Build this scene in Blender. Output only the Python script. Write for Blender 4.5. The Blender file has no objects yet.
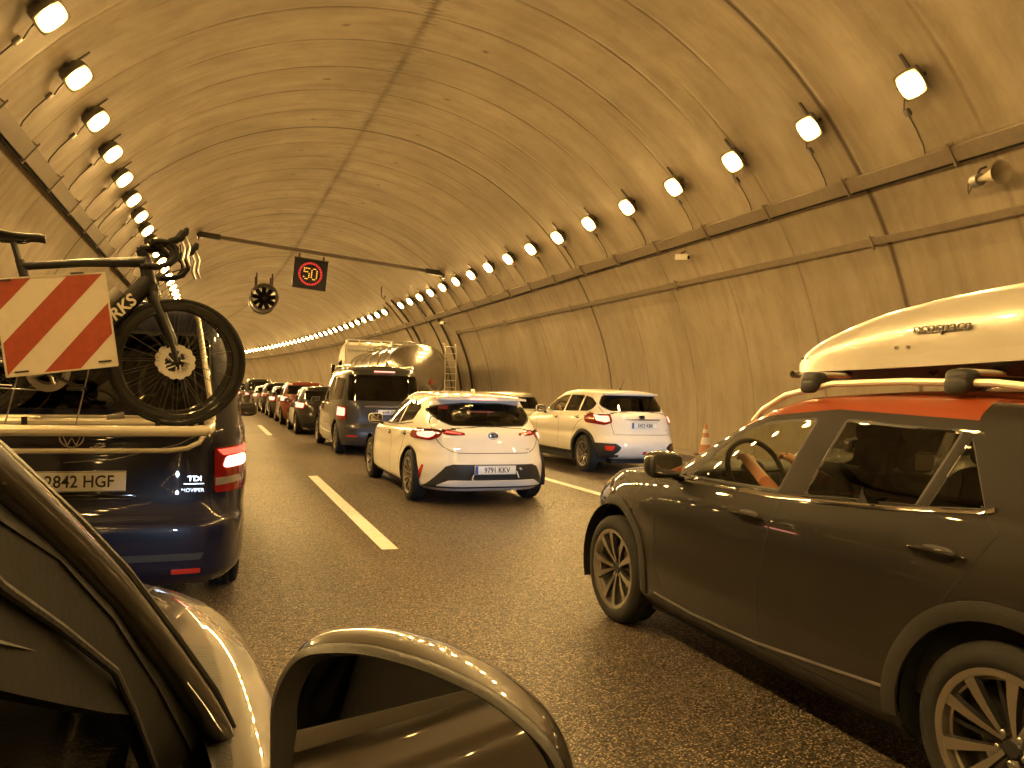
import bpy, bmesh, math, random
from mathutils import Vector, Matrix
from mathutils.bvhtree import BVHTree
random.seed(7)
PI = math.pi
S = bpy.context.scene
C = S.collection

# ------------------------------------------------------------------ camera, world, exposure
HC = 1.42
yaw, pit, rol = math.radians(21.003), math.radians(0.6507), math.radians(1.5)
fw = Vector((math.sin(yaw)*math.cos(pit), math.cos(yaw)*math.cos(pit), math.sin(pit)))
rt = Vector((math.cos(yaw), -math.sin(yaw), 0)); up = rt.cross(fw)
r2 = rt*math.cos(rol)+up*math.sin(rol); u2 = -rt*math.sin(rol)+up*math.cos(rol)
cd = bpy.data.cameras.new('camera'); cam = bpy.data.objects.new('camera', cd); C.objects.link(cam)
cd.sensor_width = 36; cd.lens = 27; cd.clip_start = 0.02; cd.clip_end = 600
cam.matrix_world = Matrix(((r2.x, u2.x, -fw.x, 0), (r2.y, u2.y, -fw.y, 0), (r2.z, u2.z, -fw.z, HC), (0, 0, 0, 1)))
S.camera = cam
w = bpy.data.worlds.new('World'); S.world = w; w.use_nodes = True
w.node_tree.nodes['Background'].inputs[0].default_value = (1, .62, .25, 1)
w.node_tree.nodes['Background'].inputs[1].default_value = 0.12
S.view_settings.view_transform = 'Standard'; S.view_settings.look = 'None'
S.view_settings.exposure = 1.55; S.view_settings.gamma = 1
cy = S.cycles
cy.use_denoising = True
try: cy.denoiser = 'OPENIMAGEDENOISE'
except Exception: pass
cy.use_light_tree = True; cy.max_bounces = 7; cy.diffuse_bounces = 4; cy.glossy_bounces = 4
cy.transmission_bounces = 6; cy.transparent_max_bounces = 12; cy.caustics_reflective = False; cy.caustics_refractive = False
cy.sample_clamp_indirect = 4; cy.sample_clamp_direct = 0
LAMP_COL = (1.0, .65, .235); LAMP_STR = 300.0

# ------------------------------------------------------------------ materials
M = {}
def _new(name):
    m = bpy.data.materials.new(name); m.use_nodes = True
    nt = m.node_tree; b = nt.nodes['Principled BSDF']; M[name] = m
    return m, nt, b
def N(nt, typ, **kw):
    n = nt.nodes.new(typ)
    for k, v in kw.items():
        if k in n.inputs: n.inputs[k].default_value = v
        else: setattr(n, k, v)
    return n
def mth(nt, op, a, b=None, c=None, clamp=False):
    n = nt.nodes.new('ShaderNodeMath'); n.operation = op; n.use_clamp = clamp
    for i, v in enumerate((a, b, c)):
        if v is None: continue
        if isinstance(v, (int, float)): n.inputs[i].default_value = v
        else: nt.links.new(v, n.inputs[i])
    return n.outputs[0]
def mixc(nt, f, a, b):
    n = nt.nodes.new('ShaderNodeMix'); n.data_type = 'RGBA'
    if isinstance(f, (int, float)): n.inputs[0].default_value = f
    else: nt.links.new(f, n.inputs[0])
    for i, v in ((6, a), (7, b)):
        if isinstance(v, tuple): n.inputs[i].default_value = (*v[:3], 1)
        else: nt.links.new(v, n.inputs[i])
    return n.outputs[2]
def noise(nt, co, scale, detail=4, rough=.55, dist=0):
    n = nt.nodes.new('ShaderNodeTexNoise'); n.inputs['Scale'].default_value = scale
    n.inputs['Detail'].default_value = detail; n.inputs['Roughness'].default_value = rough
    n.inputs['Distortion'].default_value = dist
    if co is not None: nt.links.new(co, n.inputs['Vector'])
    return n.outputs[0]
def ramp(nt, v, lo, hi, clamp=True):
    n = nt.nodes.new('ShaderNodeMapRange'); n.clamp = clamp
    nt.links.new(v, n.inputs[0]); n.inputs[1].default_value = lo; n.inputs[2].default_value = hi
    return n.outputs[0]
def objco(nt):
    return nt.nodes.new('ShaderNodeTexCoord').outputs['Object']

def simple(name, col, rough=.5, metal=0, coat=0, var=.12, scale=9, spec=.5, bump=0):
    m, nt, b = _new(name)
    co = objco(nt); n = noise(nt, co, scale, 5)
    c2 = tuple(max(0, c*(1-var)) for c in col); c1 = tuple(min(1, c*(1+var)) for c in col)
    nt.links.new(mixc(nt, n, c2, c1), b.inputs['Base Color'])
    r = mth(nt, 'MULTIPLY_ADD', n, rough*.5, rough*.75); nt.links.new(r, b.inputs['Roughness'])
    b.inputs['Metallic'].default_value = metal; b.inputs['Coat Weight'].default_value = coat
    b.inputs['Coat Roughness'].default_value = .03
    b.inputs['Specular IOR Level'].default_value = spec
    if bump:
        bp = nt.nodes.new('ShaderNodeBump'); bp.inputs['Strength'].default_value = bump; bp.inputs['Distance'].default_value = .004
        nt.links.new(noise(nt, co, scale*14, 3), bp.inputs['Height']); nt.links.new(bp.outputs[0], b.inputs['Normal'])
    return m
def paint(name, col, metal=.0, rough=.38, dust=.10):
    """car paint: clear coat over a base with a little road film low down"""
    m, nt, b = _new(name)
    co = objco(nt)
    sep = nt.nodes.new('ShaderNodeSeparateXYZ'); nt.links.new(co, sep.inputs[0])
    n = noise(nt, co, 3.2, 6, .6)
    low = ramp(nt, sep.outputs[2], .85, .2)
    d = mth(nt, 'MULTIPLY', mth(nt, 'MULTIPLY_ADD', low, .8, .25), mth(nt, 'MULTIPLY', n, dust*2.4), clamp=True)
    nt.links.new(mixc(nt, d, col, (.22, .17, .11)), b.inputs['Base Color'])
    b.inputs['Metallic'].default_value = metal; b.inputs['Specular IOR Level'].default_value = .2
    nt.links.new(mth(nt, 'MULTIPLY_ADD', d, .5, rough), b.inputs['Roughness'])
    b.inputs['Coat Weight'].default_value = 1; 
    nt.links.new(mth(nt, 'MULTIPLY_ADD', d, .35, .025), b.inputs['Coat Roughness'])
    return m
def emit(name, col, s, base=(.5, .5, .5)):
    m, nt, b = _new(name)
    b.inputs['Base Color'].default_value = (*base, 1); b.inputs['Emission Color'].default_value = (*col, 1)
    n = noise(nt, objco(nt), 14, 2)
    nt.links.new(mth(nt, 'MULTIPLY_ADD', n, s*.3, s*.85), b.inputs['Emission Strength'])
    b.inputs['Roughness'].default_value = .2
    return m
def glass(name, tint, refl=1.0):
    m = bpy.data.materials.new(name); m.use_nodes = True; nt = m.node_tree; M[name] = m
    nt.nodes.remove(nt.nodes['Principled BSDF']); out = nt.nodes['Material Output']
    tr = nt.nodes.new('ShaderNodeBsdfTransparent'); gl = nt.nodes.new('ShaderNodeBsdfGlossy')
    gl.inputs['Roughness'].default_value = .015
    co = objco(nt); n = noise(nt, co, 5, 3)
    nt.links.new(mixc(nt, n, tuple(t*.92 for t in tint), tint), tr.inputs[0])
    fr = nt.nodes.new('ShaderNodeFresnel'); ge = nt.nodes.new('ShaderNodeNewGeometry')
    nt.links.new(mth(nt, 'MULTIPLY_ADD', ge.outputs['Backfacing'], 1/1.5-1.5, 1.5), fr.inputs[0])   # a thin pane reflects alike from both sides
    f = mth(nt, 'MULTIPLY', fr.outputs[0], refl, clamp=True)
    mx = nt.nodes.new('ShaderNodeMixShader'); nt.links.new(f, mx.inputs[0])
    nt.links.new(tr.outputs[0], mx.inputs[1]); nt.links.new(gl.outputs[0], mx.inputs[2])
    nt.links.new(mx.outputs[0], out.inputs[0])
    return m

simple('black_plastic', (.022, .021, .02), .55, bump=.25)
simple('clad_plastic', (.020, .019, .018), .6, bump=.3)
simple('trim_dark', (.007, .0065, .006), .7, spec=.3, bump=.1)
simple('gloss_black', (.008, .008, .009), .12, coat=.6)
simple('rubber', (.010, .0095, .009), .82, bump=.4)
simple('seal', (.010, .010, .010), .5)
simple('gap', (.004, .004, .004), .8)
simple('interior_dark', (.018, .016, .014), .8, bump=.3)
simple('interior_beige', (.42, .36, .25), .75)
simple('seat_fabric', (.035, .032, .03), .9, scale=30)
simple('chrome', (.75, .74, .72), .12, metal=1)
simple('alloy', (.55, .53, .49), .30, metal=1, var=.03)
simple('alloy_dark', (.05, .05, .05), .35, metal=.6)
simple('steel', (.42, .41, .40), .35, metal=1)
simple('tank_steel', (.56, .55, .52), .22, metal=1, var=.1, scale=2)
simple('dark_steel', (.09, .08, .07), .55, metal=.4, bump=.2)
simple('galvanised', (.26, .25, .23), .5, metal=.5)
simple('tray_paint', (.20, .165, .12), .6, var=.3)
simple('white_plastic', (.72, .70, .64), .35, coat=.3)
simple('box_grey', (.52, .50, .45), .33, metal=.25, coat=.5, var=.04)
simple('alu_rail', (.72, .67, .55), .33, metal=.25, coat=.3)
simple('plate_white', (.74, .74, .72), .35, var=.04)
simple('plate_blue', (.02, .07, .35), .4)
simple('ink', (.015, .015, .015), .5)
simple('badge', (.70, .68, .65), .18, metal=1)
simple('red_reflector', (.50, .03, .015), .25, coat=1)
simple('lens_red', (.20, .008, .007), .12, coat=1)
simple('lens_clear', (.55, .52, .48), .1, metal=.6, coat=1)
simple('board_white', (.74, .68, .56), .4, var=.07, scale=25)
simple('board_red', (.40, .075, .035), .4, var=.3, scale=25)
simple('skin', (.45, .21, .12), .55)
simple('shirt', (.30, .10, .05), .85)
simple('shirt_blue', (.07, .09, .16), .85)
simple('hair', (.03, .018, .01), .7)
simple('straw', (.62, .48, .24), .85, var=.25, scale=60)
simple('horn_paint', (.36, .32, .24), .6)
simple('cone_orange', (.50, .22, .10), .5)
simple('carbon', (.014, .014, .014), .22, coat=.5)
simple('frame_black', (.010, .010, .011), .45, coat=.15)
simple('sign_black', (.02, .019, .018), .6)
simple('mirror_glass', (.85, .85, .85), .0, metal=1, var=.01)
emit('tail_on', (1, .09, .05), .8, (.4, .02, .01))
emit('tail_hot', (1, .42, .30), 2.2, (.6, .1, .08))
emit('brake_on', (1, .30, .20), 1.1, (.5, .05, .03))
emit('head_on', (.80, .90, 1.0), 40)
emit('led_red', (1, .05, .04), .75, (.2, .01, .01))
emit('led_amber', (1, .42, .05), .6, (.2, .1, .01))
m, nt_, b_ = _new('lamp_lens')      # prismatic lens: hot in the middle, amber towards its rim
gc = nt_.nodes.new('ShaderNodeTexCoord').outputs['Generated']
vd = nt_.nodes.new('ShaderNodeVectorMath'); vd.operation = 'DISTANCE'; nt_.links.new(gc, vd.inputs[0]); vd.inputs[1].default_value = (.5, .5, .5)
fo = ramp(nt_, vd.outputs['Value'], .62, .12)
nt_.links.new(mth(nt_, 'MULTIPLY_ADD', mth(nt_, 'POWER', fo, 2.2), LAMP_STR*2.1, 2.2), b_.inputs['Emission Strength'])
nt_.links.new(mixc(nt_, fo, (1.0, .50, .10), LAMP_COL), b_.inputs['Emission Color'])
glass('glass_clear', (.88, .90, .82), 1.0)
glass('glass_mid', (.11, .11, .10), 1.2)
glass('glass_dark', (.035, .035, .035), 1.3)
paint('paint_grey_brown', (.007, .006, .005), metal=.0, rough=.6, dust=.02)   # dark metallic suv
paint('paint_orange', (.27, .05, .014), rough=.35)
paint('paint_white', (.80, .79, .76), rough=.4, dust=.12)
paint('paint_cream', (.78, .76, .70), rough=.4, dust=.16)
paint('paint_own', (.035, .030, .025), metal=.4, rough=.34, dust=.05)
paint('paint_pillar', (.05, .043, .034), metal=.6, rough=.42, dust=.05)
paint('paint_navy', (.002, .004, .020), metal=.0, rough=.4, dust=.008)
paint('paint_slate', (.05, .055, .06), metal=.5, rough=.33)
paint('paint_black', (.018, .018, .02), metal=.3, rough=.3)
paint('paint_red', (.20, .04, .02), rough=.35)
paint('paint_silver', (.35, .34, .32), metal=.7, rough=.33)
paint('paint_darkgreen', (.03, .035, .035), metal=.4, rough=.33)

# ------------------------------------------------------------------ object helpers
def link(o, parent=None):
    C.objects.link(o)
    if parent is not None: o.parent = parent
    return o
def obj(name, bm, mats, parent=None, loc=(0, 0, 0), rot=(0, 0, 0), sharp=35, smooth=True):
    me = bpy.data.meshes.new(name); bm.to_mesh(me); bm.free()
    for m in (mats if isinstance(mats, (list, tuple)) else [mats]): me.materials.append(M[m] if isinstance(m, str) else m)
    if smooth:
        me.shade_smooth()
        try: me.set_sharp_from_angle(angle=math.radians(sharp))
        except Exception: pass
    o = bpy.data.objects.new(name, me); o.location = loc; o.rotation_euler = rot
    return link(o, parent)
def empty(name, loc=(0, 0, 0), rz=0, parent=None):
    o = bpy.data.objects.new(name, None); o.location = loc; o.rotation_euler = (0, 0, rz); o.empty_display_size = .2
    return link(o, parent)
def tag(o, label, cat, group=None, kind=None):
    if label: o['label'] = label
    if cat: o['category'] = cat
    if group: o['group'] = group
    if kind: o['kind'] = kind
    return o
def copy_tree(o, parent=None):
    c = o.copy(); C.objects.link(c)
    if parent is not None: c.parent = parent; c.matrix_parent_inverse = o.matrix_parent_inverse.copy()
    for ch in list(o.children): copy_tree(ch, c)
    return c
def box(bm, c, s, rot=None, mat=0, bev=0):
    ret = bmesh.ops.create_cube(bm, size=1); vs = ret['verts']
    mx = Matrix.Translation(c) @ (rot.to_4x4() if rot is not None else Matrix.Identity(4)) @ Matrix.Diagonal((*s, 1))
    bmesh.ops.transform(bm, matrix=mx, verts=vs)
    fs = {f for v in vs for f in v.link_faces}
    for f in fs: f.material_index = mat
    if bev:
        es = {e for v in vs for e in v.link_edges}
        r = bmesh.ops.bevel(bm, geom=list(es), offset=bev, segments=2, affect='EDGES', profile=.6)
        for f in r['faces']: f.material_index = mat
def supe(bm, c, s, n=3, u=20, v=12, rot=None, mat=0):
    """super-ellipsoid with half sizes s"""
    def sp(a, e): return math.copysign(abs(a)**e, a)
    e = 2/n; rows = []
    for j in range(v+1):
        ph = -PI/2+PI*j/v; row = []
        for i in range(u):
            th = 2*PI*i/u
            p = Vector((s[0]*sp(math.cos(ph), e)*sp(math.cos(th), e), s[1]*sp(math.cos(ph), e)*sp(math.sin(th), e), s[2]*sp(math.sin(ph), e)))
            if rot is not None: p = rot @ p
            row.append(bm.verts.new(p+Vector(c)))
        rows.append(row)
    for j in range(v):
        for i in range(u):
            try:
                f = bm.faces.new((rows[j][i], rows[j][(i+1) % u], rows[j+1][(i+1) % u], rows[j+1][i])); f.material_index = mat
            except Exception: pass
    bmesh.ops.remove_doubles(bm, verts=[x for r in (rows[0], rows[-1]) for x in r], dist=1e-5)
def frames(pts, closed=False):
    n = len(pts); T = []
    for i in range(n):
        a = pts[(i-1) % n] if (closed or i > 0) else pts[i]; b = pts[(i+1) % n] if (closed or i < n-1) else pts[i]
        T.append((b-a).normalized())
    ref = Vector((0, 0, 1)) if abs(T[0].z) < .9 else Vector((1, 0, 0))
    out = []; nrm = (ref - T[0]*ref.dot(T[0])).normalized()
    for t in T:
        nrm = (nrm - t*nrm.dot(t)).normalized(); out.append((t, nrm, t.cross(nrm)))
    return out
def tube(bm, pts, r, seg=8, closed=False, mat=0, sx=1, sy=1, caps=True):
    pts = [Vector(p) for p in pts]; fr = frames(pts, closed); rows = []
    for i, (p, (t, a, b)) in enumerate(zip(pts, fr)):
        rr = r[i] if isinstance(r, (list, tuple)) else r
        rows.append([bm.verts.new(p + a*(math.cos(2*PI*k/seg)*rr*sx) + b*(math.sin(2*PI*k/seg)*rr*sy)) for k in range(seg)])
    m = len(rows)
    for i in range(m if closed else m-1):
        A, B = rows[i], rows[(i+1) % m]
        for k in range(seg):
            f = bm.faces.new((A[k], A[(k+1) % seg], B[(k+1) % seg], B[k])); f.material_index = mat
    if not closed and caps:
        f = bm.faces.new(rows[0][::-1]); f.material_index = mat
        f = bm.faces.new(rows[-1]); f.material_index = mat
def lathe(bm, prof, axis='x', seg=48, c=(0, 0, 0), mat=0, closed=False):
    """prof: list of (axial, radius)"""
    c = Vector(c); rows = []
    for i in range(seg):
        a = 2*PI*i/seg; row = []
        for ax, r in prof:
            if axis == 'x': p = Vector((ax, r*math.cos(a), r*math.sin(a)))
            elif axis == 'y': p = Vector((r*math.cos(a), ax, r*math.sin(a)))
            else: p = Vector((r*math.cos(a), r*math.sin(a), ax))
            row.append(bm.verts.new(c+p))
        rows.append(row)
    for i in range(seg):
        A, B = rows[i], rows[(i+1) % seg]
        for k in range(len(prof)-1+(1 if closed else 0)):
            k2 = (k+1) % len(prof)
            try: f = bm.faces.new((A[k], B[k], B[k2], A[k2])); f.material_index = mat
            except Exception: pass
def finish(bm):
    bmesh.ops.remove_doubles(bm, verts=bm.verts, dist=1e-5)
    bmesh.ops.recalc_face_normals(bm, faces=bm.faces)
    return bm
def prism(bm, pts, axis, a0, a1, mat=0):
    """polygon pts (u,v) extruded along axis from a0 to a1; axis x: (y,z), y: (x,z), z: (x,y)"""
    def P(u, v, a): return {'x': (a, u, v), 'y': (u, a, v), 'z': (u, v, a)}[axis]
    A = [bm.verts.new(P(u, v, a0)) for u, v in pts]; B = [bm.verts.new(P(u, v, a1)) for u, v in pts]
    fs = [bm.faces.new(A), bm.faces.new(B[::-1])]
    for i in range(len(pts)):
        j = (i+1) % len(pts); fs.append(bm.faces.new((A[j], A[i], B[i], B[j])))
    for f in fs: f.material_index = mat
    bmesh.ops.recalc_face_normals(bm, faces=fs)
def roundpoly(pts, r, seg=4):
    out = []; n = len(pts)
    for i in range(n):
        p = Vector(pts[i]); a = Vector(pts[i-1]); b = Vector(pts[(i+1) % n])
        da, db = (a-p), (b-p); la, lb = da.length, db.length; da.normalize(); db.normalize()
        rr = r[i] if isinstance(r, (list, tuple)) else r
        rr = min(rr, la*.45, lb*.45)
        if rr <= 1e-4: out.append(tuple(p)); continue
        for k in range(seg+1):
            t = k/seg; q0 = p+da*rr; q2 = p+db*rr
            out.append(tuple((1-t)**2*q0+2*t*(1-t)*p+t*t*q2))
    return out
def text(s, size, mat, parent, loc, rot, name='lettering', ext=.001, sx=1.0, shear=0, bold=0):
    cu = bpy.data.curves.new('t', 'FONT'); cu.body = s; cu.size = size; cu.extrude = ext; cu.align_x = 'CENTER'; cu.align_y = 'CENTER'
    cu.shear = shear; cu.offset = bold; cu.resolution_u = 3
    to = bpy.data.objects.new('t', cu); C.objects.link(to)
    me = bpy.data.meshes.new_from_object(to.evaluated_get(bpy.context.evaluated_depsgraph_get()))
    bpy.data.objects.remove(to); bpy.data.curves.remove(cu)
    me.materials.clear(); me.materials.append(M[mat])
    o = bpy.data.objects.new(name, me); o.location = loc; o.rotation_euler = rot; o.scale = (sx, 1, 1)
    return link(o, parent)

# ------------------------------------------------------------------ car body engine
def cat(ctrl, y):
    """smooth 1-D interpolation through (y, v) control points"""
    if isinstance(ctrl, (int, float)): return ctrl
    c = sorted(ctrl)
    if y <= c[0][0]: return c[0][1]
    if y >= c[-1][0]: return c[-1][1]
    for i in range(len(c)-1):
        if c[i][0] <= y <= c[i+1][0]:
            x0, v0 = c[i]; x1, v1 = c[i+1]; h = x1-x0; t = (y-x0)/h
            m0 = ((v1-c[i-1][1])/(x1-c[i-1][0]))*h if i > 0 else (v1-v0)
            m1 = ((c[i+2][1]-v0)/(c[i+2][0]-x0))*h if i < len(c)-2 else (v1-v0)
            return (2*t**3-3*t*t+1)*v0+(t**3-2*t*t+t)*m0+(-2*t**3+3*t*t)*v1+(t**3-t*t)*m1
def ring(yr, yf, hw, nr, nf, H, yc, tap):
    """closed outline, H steps per half, right half first, starting at the front centre"""
    D = 400; pts = []
    for i in range(D+1):
        th = PI*i/D; c, s = math.cos(th), math.sin(th)
        if c >= 0: n = nf; a = yf-yc
        else: n = nr; a = yc-yr
        pts.append((hw*abs(s)**(2/n), yc+math.copysign(a*abs(c)**(2/n), c)))
    L = [0]
    for i in range(D): L.append(L[-1]+math.hypot(pts[i+1][0]-pts[i][0], pts[i+1][1]-pts[i][1]))
    out = []; j = 0
    for k in range(H+1):
        t = L[-1]*k/H
        while j < D-1 and L[j+1] < t: j += 1
        f = (t-L[j])/max(1e-9, L[j+1]-L[j]); f = min(1, max(0, f))
        x = pts[j][0]+(pts[j+1][0]-pts[j][0])*f; y = pts[j][1]+(pts[j+1][1]-pts[j][1])*f
        out.append((x*cat(tap, y), y))
    out[0] = (0, out[0][1]); out[-1] = (0, out[-1][1])
    return out
def shell(bm, rings, H, sub, tap, yc, crown, M_=14, capmat=0, mats=None, cap=True):
    key = []
    for R in rings:
        yr, yf, hw, z = R[:4]; nr = R[4] if len(R) > 4 else 5; nf = R[5] if len(R) > 5 else 4
        o = ring(yr, yf, hw, nr, nf, H, yc, tap)
        key.append([Vector((x, y, cat(z, y))) for x, y in o])
    rows = []; mi = []
    for j in range(len(key)-1):
        p0 = key[max(0, j-1)]; p1 = key[j]; p2 = key[j+1]; p3 = key[min(len(key)-1, j+2)]
        for s in range(sub):
            t = s/sub; row = []
            for a, b, c, d in zip(p0, p1, p2, p3):
                row.append(.5*((2*b)+(c-a)*t+(2*a-5*b+4*c-d)*t*t+(3*b-a-3*c+d)*t**3))
            rows.append(row); mi.append(mats[j] if mats else 0)
    rows.append(key[-1])
    V = []
    for row in rows:
        R_ = [bm.verts.new(p) for p in row]
        L_ = [R_[0]]+[bm.verts.new((-p.x, p.y, p.z)) for p in row[1:-1]]+[R_[-1]]
        V.append((R_, L_))
    for j in range(len(V)-1):
        for sd in (0, 1):
            A, B = V[j][sd], V[j+1][sd]
            for k in range(H):
                q = (A[k+1], A[k], B[k], B[k+1]) if sd == 0 else (A[k], A[k+1], B[k+1], B[k])
                f = bm.faces.new(q); f.material_index = mi[j]
    if cap:
        R_, L_ = V[-1]; prev = None
        for k in range(H+1):
            a, b = R_[k], L_[k]
            if k in (0, H): cur = [a]*(M_+1)
            else:
                cr = crown(a.co.y) if callable(crown) else crown
                wfac = min(1, abs(a.co.x)/max(.01, rows[-1][H//2].x))
                cur = [a]+[bm.verts.new((a.co.x*(1-2*i/M_), a.co.y, a.co.z+cr*wfac*(1-(1-2*i/M_)**2))) for i in range(1, M_)]+[b]
            if prev:
                for i in range(M_):
                    q = []
                    for v in (prev[i], prev[i+1], cur[i+1], cur[i]):
                        if v not in q: q.append(v)
                    if len(q) > 2: f = bm.faces.new(q); f.material_index = capmat
            prev = cur
    return rows
VIEW = {'side': (1, 2, 0), 'rear': (0, 2, 1), 'front': (0, 2, 1), 'top': (0, 1, 2)}
def facing(f, view, side):
    n = f.normal; c = f.calc_center_median()
    if view == 'side': return c.x*side > 0.02 and n.x*side > .25
    if view == 'rear': return n.y < -.12
    if view == 'front': return n.y > .12
    return n.z > .15
def cut_region(bm, poly, view, side=1, pred=None, loose=False):
    """faces inside a convex polygon (2-D in the view), split exactly along its edges"""
    iu, iv, ie = VIEW[view]
    if view == 'side': pass
    elif side == -1: poly = [(-u, v) for u, v in poly]
    A = sum(poly[i-1][0]*poly[i][1]-poly[i][0]*poly[i-1][1] for i in range(len(poly)))
    if A < 0: poly = poly[::-1]
    umin, umax = min(p[0] for p in poly), max(p[0] for p in poly); vmin, vmax = min(p[1] for p in poly), max(p[1] for p in poly)
    bm.normal_update(); act = []
    for f in bm.faces:
        us = [v.co[iu] for v in f.verts]; vs = [v.co[iv] for v in f.verts]
        if max(us) < umin or min(us) > umax or max(vs) < vmin or min(vs) > vmax: continue
        if (loose or facing(f, view, side)) and (pred is None or pred(f)): act.append(f)
    n = len(poly)
    for i in range(n):
        a, b = poly[i], poly[(i+1) % n]
        du, dv = b[0]-a[0], b[1]-a[1]; l = math.hypot(du, dv)
        if l < 1e-6: continue
        co = [0, 0, 0]; no = [0, 0, 0]; co[iu], co[iv] = a; no[iu], no[iv] = -dv/l, du/l
        co, no = Vector(co), Vector(no)
        cross = [f for f in act if min((v.co-co).dot(no) for v in f.verts) < -1e-6 and max((v.co-co).dot(no) for v in f.verts) > 1e-6]
        keep = [f for f in act if min((v.co-co).dot(no) for v in f.verts) >= -1e-6]
        if cross:
            g = set(cross)
            for f in cross: g.update(f.edges); g.update(f.verts)
            r = bmesh.ops.bisect_plane(bm, geom=list(g), dist=1e-6, plane_co=co, plane_no=no)
            fs = {x for x in r['geom'] if isinstance(x, bmesh.types.BMFace) and x.is_valid}
            keep += [f for f in fs if (f.calc_center_median()-co).dot(no) > 0]
        act = [f for f in dict.fromkeys(keep) if f.is_valid]
    bm.normal_update()
    return act
def lift(faces, t, skirt=0.0, mat=0, keepmat=False):
    """new bmesh from faces, offset t along the vertex normals, with a skirt down to the surface"""
    nb = bmesh.new(); mp = {}
    for f in faces:
        for v in f.verts:
            if v not in mp: mp[v] = nb.verts.new(v.co+v.normal*t)
    base = {}
    for f in faces:
        q = nb.faces.new([mp[v] for v in f.verts]); q.material_index = f.material_index if keepmat else mat
    if skirt:
        inner = set(faces)
        for f in faces:
            for e in f.edges:
                if sum(1 for x in e.link_faces if x in inner) == 1:
                    a, b = e.verts
                    for v in (a, b):
                        if v not in base: base[v] = nb.verts.new(v.co-v.normal*skirt)
                    try:
                        q = nb.faces.new((mp[a], mp[b], base[b], base[a])); q.material_index = mat
                    except Exception: pass
    bmesh.ops.recalc_face_normals(nb, faces=nb.faces)
    return nb
class Body:
    """uncut copy for conforming patches and lines"""
    def __init__(s, bm, xmin=.6): s.xmin = xmin; s.src = bm.copy(); s.src.normal_update(); s.bvh = BVHTree.FromBMesh(s.src)
    def patch(s, poly, view, side=1, t=.004, skirt=.006, mat=0, pred=None):
        iu, iv, ie = VIEW[view]; pl = poly if (view == 'side' or side == 1) else [(-u, v) for u, v in poly]
        umin, umax = min(p[0] for p in pl)-.01, max(p[0] for p in pl)+.01; vmin, vmax = min(p[1] for p in pl)-.01, max(p[1] for p in pl)+.01
        nb = bmesh.new(); mp = {}; nrm = {}
        for f in s.src.faces:
            us = [v.co[iu] for v in f.verts]; vs = [v.co[iv] for v in f.verts]
            if max(us) < umin or min(us) > umax or max(vs) < vmin or min(vs) > vmax: continue
            if view == 'side':
                if f.calc_center_median().x*side < s.xmin-.08 or f.normal.x*side < -.2 or f.normal.z < -.5: continue
            elif not facing(f, view, 1) or (pred and not pred(f)): continue
            for v in f.verts:
                if v not in mp: mp[v] = nb.verts.new(v.co)
            nb.faces.new([mp[v] for v in f.verts])
        nb.normal_update()
        fs = cut_region(nb, poly, view, side) if view != 'side' else cut_region(nb, poly, view, side, loose=True)
        if view == 'side' and fs:
            g = set(fs)
            for f in fs: g.update(f.edges); g.update(f.verts)
            r = bmesh.ops.bisect_plane(nb, geom=list(g), dist=1e-6, plane_co=(side*s.xmin, 0, 0), plane_no=(side, 0, 0)); nb.normal_update()
            fs = [f for f in r['geom'] if isinstance(f, bmesh.types.BMFace) and f.is_valid and f.calc_center_median().x*side > s.xmin]
        out = lift(fs, t, skirt, mat); nb.free()
        return out
    def hit(s, u, v, view, side=1):
        if view == 'side': o, d = Vector((3*side, u, v)), Vector((-side, 0, 0))
        elif view == 'rear': o, d = Vector((u, -4, v)), Vector((0, 1, 0))
        elif view == 'front': o, d = Vector((u, 9, v)), Vector((0, -1, 0))
        else: o, d = Vector((u, v, 5)), Vector((0, 0, -1))
        r = s.bvh.ray_cast(o, d)
        return (r[0], r[1]) if r[0] is not None else (None, None)
    def line(s, bm, pts, view, side=1, w=.005, t=.0015, closed=False, step=.03, mat=0, round_=False, end=0):
        """a strip of width w that follows the body along a 2-D polyline"""
        P = [Vector(p) for p in pts]
        if closed: P.append(P[0])
        fine = []
        for a, b in zip(P, P[1:]):
            n = max(1, int((b-a).length/step))
            fine += [a+(b-a)*(i/n) for i in range(n)]
        if not closed: fine.append(P[-1])
        rows = []; n = len(fine)
        for i, p in enumerate(fine):
            a = fine[(i-1) % n] if (closed or i) else p; b = fine[(i+1) % n] if (closed or i < n-1) else p
            d = (b-a).normalized(); nn = Vector((-d.y, d.x)); ww = w(i/(n-1)) if callable(w) else w
            hs = []
            for q in (-.5, .5):
                c = p+nn*(ww*q); h, no = s.hit(c.x, c.y, view, side)
                if h is None: hs = None; break
                hs.append((h, no))
            if hs and len(hs) == 2:
                (h1, n1), (h2, n2) = hs
                md = (h1+h2)/2+(n1+n2)*.5*t*1.5
                rows.append([bm.verts.new(h1-n1*.003), bm.verts.new(h1+n1*t), bm.verts.new(md) if round_ else None, bm.verts.new(h2+n2*t), bm.verts.new(h2-n2*.003)])
            else: rows.append(None)
        rg = range(n) if closed else range(n-1)
        for i in rg:
            A, B = rows[i], rows[(i+1) % n]
            if A is None or B is None: continue
            if (A[1].co-B[1].co).length > .09 or (A[1].co-A[-2].co).length > max(.02, 3*(w(.5) if callable(w) else w)): continue
            A = [x for x in A if x]; B = [x for x in B if x]
            for k in range(len(A)-1):
                f = bm.faces.new((A[k], B[k], B[k+1], A[k+1])); f.material_index = mat
        bmesh.ops.recalc_face_normals(bm, faces=bm.faces)
def circ(cy_, cz, r, n=26, a0=0, a1=2*PI):
    return [(cy_+r*math.cos(a0+(a1-a0)*i/n), cz+r*math.sin(a0+(a1-a0)*i/n)) for i in range(n if a1-a0 >= 2*PI-1e-6 else n+1)]

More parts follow.
